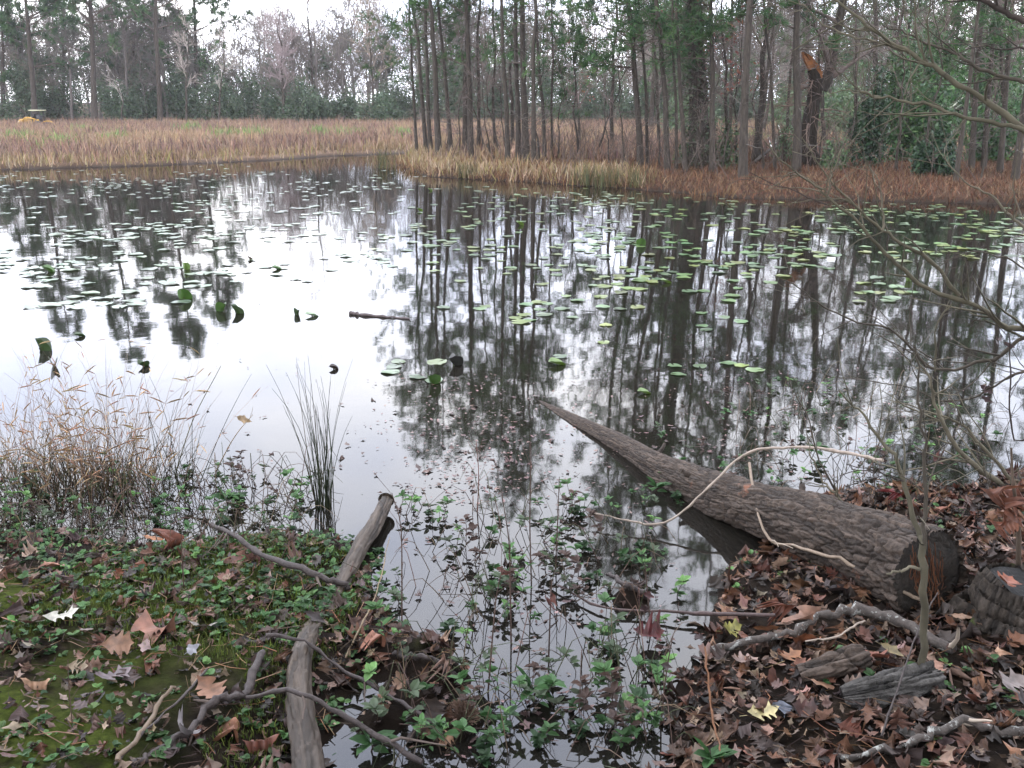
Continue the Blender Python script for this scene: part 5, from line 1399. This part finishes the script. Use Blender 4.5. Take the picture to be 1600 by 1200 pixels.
# ------------------------------------------------------------------ bare shrubs and saplings at the right
SHC = [(0.075, 0.067, 0.046), (0.052, 0.044, 0.034), (0.11, 0.097, 0.07), (0.038, 0.030, 0.026)]
def b_near(b):
    return b[0] < 2.2
def shrub(lab, base, stems, seed, cat="shrub"):
    """stems: (pixel polyline from root to tip, depth at root, depth at tip, root radius, tip radius, twigs, colour)"""
    r_ = np.random.default_rng(seed); root = empty("bare_shrub", base); tag(root, lab, cat, None)
    for pl, y0, y1, r0, r1, tw, ci in stems:
        n = max(10, 3 * len(pl)); k = len(pl)
        pts = [V(a, b, y0 + (y1 - y0) * i / (k - 1)) if len(q_) == 2 else np.array(q_) for i, q_ in enumerate(pl) for a, b in [q_[:2]]]
        p = spline(pts, n); p[1:-1] += r_.normal(size=(n - 2, 3)) * .004; r = 1.45 * np.linspace(r0, r1, n) * (1 + .06 * r_.normal(size=n))
        mb = MB(); tubes(mb, p, r, 7, SHC[ci])
        if tw:
            tw = int(tw * (1.0 if b_near(base) else 1.9) + 1)
            A, Ar = kids(r_, p[None], r[None], tw, .12, .97, (.10, .28 if b_near(base) else .5), (.5, 1.1), 6, .02, .13, .55, .35, .0016); tubes(mb, A, Ar, 4, SHC[ci])
            B, Br = kids(r_, A, Ar, 1, .3, .95, (.05, .18), (.5, 1.1), 4, .02, .12, .7, .5, .0009); tubes(mb, B, Br, 3, SHC[(ci + 1) % 4])
        here(mb.build("branch", M_TWIG), root)
Y1 = 4.6
bx = V(1690, 600, Y1); gz = h1(bx[0], bx[1])
st0 = (bx[0], bx[1], gz - .05)
shrub("bare shrub reaching in across the upper right with long slender branches", (bx[0], bx[1], gz), [
    ([st0, V(1685, 500, Y1), V(1672, 330, Y1), V(1660, 120, Y1), V(1640, -60, Y1)], Y1, Y1, .022, .012, 3, 1),
    ([V(1668, 260, Y1), (1600, 203), (1544, 161), (1487, 124), (1450, 101), (1412, 79), (1375, 56), (1337, 26), (1300, -4), (1270, -30)], Y1, 4.9, .011, .003, 8, 0),
    ([(1600, 203), (1574, 195), (1525, 187), (1487, 176), (1457, 165), (1412, 159), (1375, 150), (1349, 146), (1330, 131), (1319, 116)], Y1, 4.8, .0075, .002, 7, 0),
    ([(1375, 151), (1349, 146), (1311, 141), (1290, 150)], 4.75, 4.8, .003, .001, 1, 2),
    ([V(1666, 170, Y1), (1600, 126), (1562, 120), (1525, 105), (1502, 90), (1480, 79), (1442, 64), (1409, 49), (1380, 40)], Y1, 4.9, .007, .002, 6, 1),
    ([V(1660, 80, Y1), (1600, 34), (1570, 19), (1536, 0), (1500, -20)], Y1, 4.7, .010, .006, 3, 3),
    ([V(1664, 110, Y1), (1600, 77), (1562, 79), (1536, 71), (1490, 85)], Y1, 4.7, .004, .0012, 2, 3),
    ([(1412, 79), (1370, 66), (1330, 58), (1296, 45), (1262, 15), (1248, 0)], 4.8, 4.9, .004, .0015, 3, 2),
], 11)
Y2 = 5.2
bx = V(1680, 760, Y2); gz = h1(bx[0], bx[1])
shrub("bare grey-green shrub arching over the water at mid right", (bx[0], bx[1], gz), [
    ([(bx[0], bx[1], gz - .05), V(1672, 700, Y2), V(1655, 610, Y2), V(1640, 530, Y2), V(1600, 514, Y2), V(1577, 512, Y2), V(1555, 501, Y2), V(1517, 473, Y2), V(1450, 452, Y2), V(1412, 422, Y2), V(1390, 402, Y2), V(1360, 371, Y2), V(1337, 345, Y2), V(1292, 307, Y2), V(1277, 292, Y2), V(1244, 270, Y2), V(1210, 240, Y2), V(1191, 215, Y2)], Y2, Y2, .014, .0018, 12, 0),
    ([(1292, 307), (1298, 282), (1304, 262), (1315, 232)], Y2, 5.1, .0038, .0015, 1, 2),
    ([(1499, 462), (1450, 405), (1412, 382), (1379, 360), (1345, 330), (1311, 296), (1277, 255), (1252, 214)], Y2, 5.3, .008, .0017, 7, 0),
    ([(1379, 360), (1381, 330), (1375, 289), (1358, 259)], 5.2, 5.2, .004, .0016, 2, 2),
    ([(1292, 319), (1255, 304), (1210, 289), (1169, 268)], 5.2, 5.3, .003, .0012, 1, 3),
    ([V(1662, 420, 5.0), (1600, 356), (1574, 334), (1551, 307), (1525, 296), (1491, 266), (1476, 240)], 5.0, 5.0, .006, .0018, 4, 2),
    ([V(1640, 532, Y2), (1600, 526), (1562, 557), (1532, 565), (1495, 576), (1465, 578), (1442, 565), (1424, 542), (1397, 520), (1375, 509), (1337, 503), (1300, 486), (1270, 467), (1240, 445), (1210, 430)], Y2, 5.3, .008, .0017, 9, 1),
    ([(1461, 580), (1461, 524), (1469, 497), (1487, 475)], 5.2, 5.2, .0035, .0025, 1, 0),
    ([V(1650, 580, Y2), (1600, 580), (1560, 600), (1520, 620), (1470, 625), (1420, 606), (1370, 596), (1310, 590)], 5.1, 5.4, .005, .0015, 8, 1),
    ([V(1660, 480, 5.1), (1600, 420), (1560, 400), (1510, 395), (1460, 420)], 5.1, 5.1, .004, .0014, 4, 1),
    ([V(1660, 640, 5.1), (1590, 690), (1578, 640), (1580, 570), (1576, 520)], 5.1, 5.1, .004, .002, 4, 3),
], 12)
Y3 = 4.9
bx = V(1640, 800, Y3); gz = h1(bx[0], bx[1])
shrub("bare pale-stemmed shrub leaning left from the leafy bank behind the stump", (bx[0], bx[1], gz), [
    ([(bx[0], bx[1], gz - .05), V(1600, 768, Y3), V(1562, 756, Y3), V(1525, 730, Y3), V(1495, 700, Y3), V(1480, 674, Y3), V(1465, 647, Y3), V(1457, 614, Y3), V(1450, 587, Y3), V(1431, 561, Y3)], Y3, Y3, .013, .003, 8, 2),
    ([V(1625, 785, Y3), (1597, 757), (1577, 745), (1547, 711), (1517, 677), (1487, 655), (1440, 640), (1390, 625)], Y3, 5.0, .010, .0016, 7, 2),
    ([(1552, 778), (1540, 740), (1530, 690)], 4.8, 4.9, .003, .001, 2, 1),
], 13)
b = G(1444, 1062)
shrub("thin forked sapling standing in front of the trunk's sawn end", b, [
    ([tuple(b - np.array([0, 0, .05])), V(1446, 1000, b[1]), V(1444, 920, b[1]), V(1443, 850, b[1])], b[1], b[1], .0095, .008, 0, 0),
    ([V(1443, 852, b[1]), (1437, 835), (1427, 805), (1412, 752), (1397, 711), (1375, 685), (1352, 651), (1330, 632), (1311, 610)], b[1], b[1] + .3, .0072, .0018, 6, 0),
    ([V(1444, 852, b[1]), (1446, 800), (1446, 737), (1440, 662), (1437, 600), (1430, 540)], b[1], b[1] + .1, .0052, .0018, 6, 1),
    ([(1412, 752), (1380, 740), (1330, 733)], b[1] + .1, b[1] + .2, .002, .001, 2, 3),
    ([V(1444, 888, b[1]), (1420, 888), (1405, 894), (1385, 897)], b[1], b[1], .004, .0025, 0, 2),
], 14, "sapling")
b = G(1352, 822)
shrub("pale thin double twig rising behind the big trunk", b, [([tuple(b), (1319, 790), (1300, 767), (1285, 749), (1268, 715), (1262, 690)], b[1], b[1] + .2, .006, .0018, 4, 2), ([(1318, 789), (1290, 740), (1278, 715), (1262, 650), (1240, 610)], b[1] + .1, b[1] + .2, .004, .0014, 4, 1)], 15)
# sapling at the right edge holding a bunch of orange leaves
b = G(1592, 905); Yb = b[1]
r_ = np.random.default_rng(9); root = empty("leafy_sapling", b); tag(root, "sapling at the right edge holding a bunch of rusty orange leaves", "sapling")
p = spline([b - np.array([0, 0, .05]), V(1592, 850, Yb), V(1590, 800, Yb), V(1583, 755, Yb), V(1580, 700, Yb)], 12)
mb = MB(); tubes(mb, p, np.linspace(.012, .004, 12), 7, (0.08, 0.06, 0.045)); here(mb.build("stem", M_TWIG), root)
for k in range(11):
    o = put_leaf(V(1583 + r_.normal() * 17, 785 + r_.normal() * 17, Yb + r_.normal() * .04), r_.uniform(.07, .11), r_.uniform(0, 6.28), (r_.uniform(.6, 1.5), r_.normal() * .5), int(r_.integers(0, 9)), pick(r_, [(0.19, 0.07, 0.038), (0.14, 0.05, 0.03), (0.22, 0.095, 0.05)], 1)[0], "leaf", None, 0)
    o.parent = root; o.location = o.location - root.location
for k, (px, py, n_) in enumerate([(1560, 365 + 175, 5), (1548, 610, 4)]):
    root = empty("leaf_bunch", V(px, py, 5.2)); tag(root, ["dark maroon withered leaf bunch hanging at the shrub fork on the right edge", "dark withered leaves snagged low in the mid right shrub"][k], "leaves")
    for _ in range(n_):
        o = put_leaf(r_.normal(size=3) * .035, r_.uniform(.05, .09), r_.uniform(0, 6.28), (1.2, .4), 9 + int(r_.integers(0, 3)), (0.05, 0.025, 0.025), "leaf", root, 0)

# ------------------------------------------------------------------ lily pads and what floats
def pad_mesh(seed):
    r_ = np.random.default_rng(seed); n = 22
    th = np.linspace(.16, 2 * math.pi - .16, n); ring = 1 + .04 * r_.normal(size=n)
    v = [np.array([[0.12, 0, .0]])]
    for k, (rr, z) in enumerate(((.55, .0), (1.0, 0.0))):
        x = np.cos(th) * rr * (ring if k else 1) * 1.1; y = np.sin(th) * rr * (ring if k else 1) * .95
        zz = z + (.05 * np.sin(th * 2 + r_.random() * 6) + .03 * np.sin(th * 5 + r_.random() * 6) + .02) * rr * rr
        v.append(np.stack([x, y, zz], 1))
    v = np.concatenate(v); k = np.arange(n - 1)
    m = MB(); m.add(v, np.stack([k + 1, k + n + 1, k + n + 2, k + 2], 1)); m.f[3].append(np.stack([np.zeros(n - 1, int), k + 1, k + 2], 1))
    return v, np.concatenate([m.f[4][0]]), m.f[3][0], m.mesh("lily_pad", M_PAD)
PADS = [pad_mesh(k) for k in range(6)]
rng = np.random.default_rng(55)
PZ = [(-40, 640, 266, 300, 105, (.08, .13), 1), (-40, 640, 290, 335, 80, (.08, .14), 1), (-20, 400, 330, 400, 55, (.10, .15), 1), (-20, 390, 395, 478, 46, (.10, .16), 1), (380, 660, 300, 430, 34, (.09, .14), 1),
      (640, 1000, 290, 400, 110, (.09, .14), 2), (1000, 1650, 322, 400, 130, (.10, .15), 3), (960, 1400, 380, 470, 60, (.09, .14), 3), (640, 1000, 395, 500, 36, (.08, .13), 2), (850, 1350, 470, 645, 9, (.08, .11), 3), (580, 720, 555, 612, 4, (.08, .12), 2), (1080, 1480, 300, 335, 30, (.09, .13), 3)]
pads = []
for x0, x1, y0, y1, n, (ra, rb), z in PZ:
    c = [(rng.uniform(x0, x1), rng.uniform(y0, y1)) for _ in range(max(4, n // 5))]
    for _ in range(int(n * 1.9)):
        if rng.random() < .68:
            a = c[rng.integers(0, len(c))]; px, py = a[0] + rng.normal() * 34, a[1] + rng.normal() * 7
        else: px, py = rng.uniform(x0, x1), rng.uniform(y0, y1)
        if py < 255: continue
        p = P(px, py, .004 + rng.uniform(0, .008)); r = rng.uniform(ra, rb) * .68
        if shore_dist(p[:1], p[1:2])[0] > -.35: continue
        if any((p[0] - q_[0][0]) ** 2 + (p[1] - q_[0][1]) ** 2 < (.72 * (r + q_[1])) ** 2 for q_ in pads): continue
        pads.append((p, r, z))
pads.sort(key=lambda a: -a[1] / a[0][1] ** 1.5)
PC = {1: [(0.085, 0.125, 0.075), (0.11, 0.15, 0.095), (0.07, 0.11, 0.05)], 2: [(0.065, 0.115, 0.042), (0.085, 0.13, 0.06), (0.09, 0.12, 0.03)], 3: [(0.06, 0.115, 0.035), (0.08, 0.135, 0.042), (0.11, 0.14, 0.03), (0.05, 0.09, 0.035)]}  # left pads paler: sheen of the sky put into their green
for p, r, z in pads[:280]:
    o = link("lily_pad", PADS[int(rng.integers(0, 6))][3]); o.location = p; o.rotation_euler = (rng.normal() * .03, rng.normal() * .03, rng.uniform(0, 6.28)); o.scale = (r, r, r); o.color = (*pick(rng, PC[z], 1, .18)[0], 1)
    tag(o, ["", "green lily pad with painted sky sheen floating flat on the left part of the pond", "green lily pad floating flat before the pine point's reflection", "bright green lily pad floating flat off the right far bank"][z], "lily pad", ["", "lily pads on the left of the pond", "lily pads in mid pond", "lily pads off the right bank"][z])
mb = MB()
for p, r, z in pads[280:]:
    v, f4, f3, _ = PADS[int(rng.integers(0, 6))]; a = rng.uniform(0, 6.28); ca, sa = math.cos(a), math.sin(a)
    vv = np.stack([v[:, 0] * ca - v[:, 1] * sa, v[:, 0] * sa + v[:, 1] * ca, v[:, 2]], 1) * r + p
    b0 = mb.n; mb.add(vv, f4, pick(rng, PC[z], 1, .18)[0]); mb.f[3].append(f3 + b0)
M_PADS = tint_mat("far_pads", .28, .6, .2, 9, .12)
tag(mb.build("far_lily_pads", M_PADS), "many small far lily pads strewn along the far side of the pond", None, kind="stuff")
# leaves that stand up out of the water, folded
def raised(px, py, s, rz, fold, tilt, col, lab, stalk_=True):
    b = P(px, py, 0); root = empty("raised_lily_leaf", b); tag(root, lab, "lily leaf")
    v, f4, f3, _ = PADS[0]; v = v.copy(); z = np.abs(v[:, 1]) * fold; v2 = np.stack([v[:, 0], v[:, 1] * math.cos(math.atan(fold)), v[:, 2] + z], 1)
    ct, st_ = math.cos(tilt), math.sin(tilt); v2 = np.stack([v2[:, 0] * ct + v2[:, 2] * st_, v2[:, 1], -v2[:, 0] * st_ + v2[:, 2] * ct], 1)
    v2 = v2 * s * .52; v2[:, 2] += max(-v2[:, 2].min() * .2, 0) + .003
    m = MB(); m.add(v2, f4, (1, 1, 1)); m.f[3].append(f3); o = m.build("blade", M_PAD, root); o.rotation_euler = (0, 0, rz); o.color = (*col, 1)
    if stalk_:
        m = MB(); tubes(m, spline([(0, 0, -.2), (.01, .01, -.05), (.0, .0, s * .15)], 6), np.full(6, .006), 5, (0.05, 0.06, 0.025)); m.build("stalk", M_WEED, root)
DKG = (0.02, 0.042, 0.008); MG = (0.035, 0.08, 0.012); BG = (0.08, 0.14, 0.018)
for a in [(62, 548, .16, .3, 1.1, 1.2, DKG, "big dark lily leaf standing upright at the far left"), (85, 575, .12, 2.0, 1.4, .5, DKG, "folded dark lily leaf just below the big upright one at the left"), (124, 526, .09, .5, .6, .3, DKG, "small curled lily leaf right of the big upright one at the left"),
          (223, 573, .10, 1.2, .9, .4, DKG, "dark folded lily leaf behind the largest dry grass clump"), (287, 468, .18, 1.5, .5, 1.3, MG, "round upright lily leaf under the flat-crowned pine's reflection"), (290, 422, .14, 1.7, 1.2, 1.2, BG, "bright upright lily leaf among the flat pads at left"), (75, 425, .16, .2, .7, .6, MG, "tilted green lily leaf at the left end of the flat pads"),
          (350, 487, .15, 2.4, 1.1, .9, MG, "left leaf of the upright lily leaf pair in the bright water"), (368, 490, .15, .6, .8, 1.0, DKG, "right leaf of the upright lily leaf pair in the bright water"), (466, 493, .10, 2.0, 1.3, .9, DKG, "thin folded lily leaf beside a torn pale one in the bright water"), (487, 494, .12, .4, .4, .3, (0.16, 0.22, 0.13), "torn pale lily leaf in the bright water"),
          (674, 602, .15, 1.3, .9, .9, MG, "large dark green folded lily leaf nearest in mid pond"), (708, 572, .13, .8, 1.3, .8, (0.015, 0.015, 0.012), "blackened folded lily leaf behind the large green one"), (870, 570, .13, .2, .5, .3, BG, "yellow-green curled lily leaf in mid pond"), (1002, 384, .17, 1.5, .6, 1.2, MG, "round upright lily leaf among the right bank pads"),
          (390, 406, .08, .6, .7, .9, (0.06, 0.035, 0.02), "small brown curled lily leaf in the bright water"), (521, 577, .07, .2, .8, .4, (0.03, 0.02, 0.015), "small dark curled leaf above the rushes"), (1040, 442, .12, .2, .5, .4, BG, "yellow-green tilted lily leaf under the ivied trunk's reflection"), (1006, 615, .09, .1, .5, .3, BG, "small yellow-green curled lily leaf beyond the big trunk's tip"),
          (655, 330, .12, .9, .7, .7, BG, "yellow-green raised lily leaf before the pine point"), (672, 298, .11, .5, .6, .7, BG, "small bright raised lily leaf near the pine point's shore"), (812, 352, .12, .5, .8, .7, BG, "bright raised lily leaf below the double pine"), (432, 421, .12, .1, .5, .3, MG, "flat green lily leaf with lifted edge in the bright water"), (1420, 805 - 365, .12, 1.2, 1.0, .9, BG, "bright upright lily leaf among the shrub branches at right")]:
    raised(*a)
# dead leaves floating
FL = [(0.10, 0.055, 0.045), (0.14, 0.085, 0.075), (0.07, 0.045, 0.04), (0.17, 0.11, 0.10)]
fz = [(600, 880, 585, 770, 260, "small brown dead leaf floating in the drift of leaves before the big trunk", "dead leaves drifted before the trunk"), (880, 1500, 550, 770, 190, "small brown dead leaf floating beyond the big trunk", "dead leaves floating beyond the trunk"), (290, 600, 470, 740, 60, "tiny dark leaf floating on the bright open water", "dead leaves on the bright water"), (620, 1060, 780, 1160, 130, "small dead leaf floating among the weeds of the inlet", "dead leaves floating in the inlet")]
fl = []
for x0, x1, y0, y1, n, lab, gr in fz:
    for _ in range(n):
        px, py = (rng.normal((x0 + x1) / 2, (x1 - x0) / 4.2), rng.uniform(y0, y1)) if x1 < 900 and x0 > 500 else (rng.uniform(x0, x1), rng.uniform(y0, y1))
        p = P(px, py, .004)
        if shore_dist(p[:1], p[1:2])[0] < -.03: fl.append((p, rng.uniform(.02, .05) * (1.15 if py < 640 else 1), lab, gr))
fl.sort(key=lambda a: -a[1] / a[0][1] ** 1.5)
for p, s, lab, gr in fl[:290]:
    tag(put_leaf(p, s, rng.uniform(0, 6.28), (rng.normal() * .12, rng.normal() * .12), int(rng.integers(9, 12)) if rng.random() < .75 else int(rng.integers(0, 9)), pick(rng, FL, 1, .2)[0], "floating_leaf", None, .003), lab, "floating leaf", gr)
mb = MB(); more = [a[0] for a in fl[290:]]
for _ in range(1100):
    u = rng.random()
    px, py = (rng.normal(745, 85), rng.uniform(585, 790)) if u < .5 else (rng.uniform(880, 1540), rng.uniform(520, 775)) if u < .85 else (rng.uniform(620, 1060), rng.uniform(780, 1190))
    p = P(px, py, .004)
    if shore_dist(p[:1], p[1:2])[0] < -.03: more.append(p)
leaf_mass(rng, mb, np.array(more), (.012, .034), FL, .15, [9, 10, 11], (.0, .006))
tag(mb.build("floating_debris", M_LITTER, None, False), "small dead leaf scraps drifting on the water", None, kind="stuff")

# many-piece parts too fine to pick apart
for o in bpy.data.objects:
    if o.parent and o.name.split(".")[0] in ("branches", "crown", "blades", "stalks", "side_twigs", "foliage", "stems", "rootlets", "dead_bases", "ivy", "leaves", "bristles"):
        o["kind"] = "stuff"
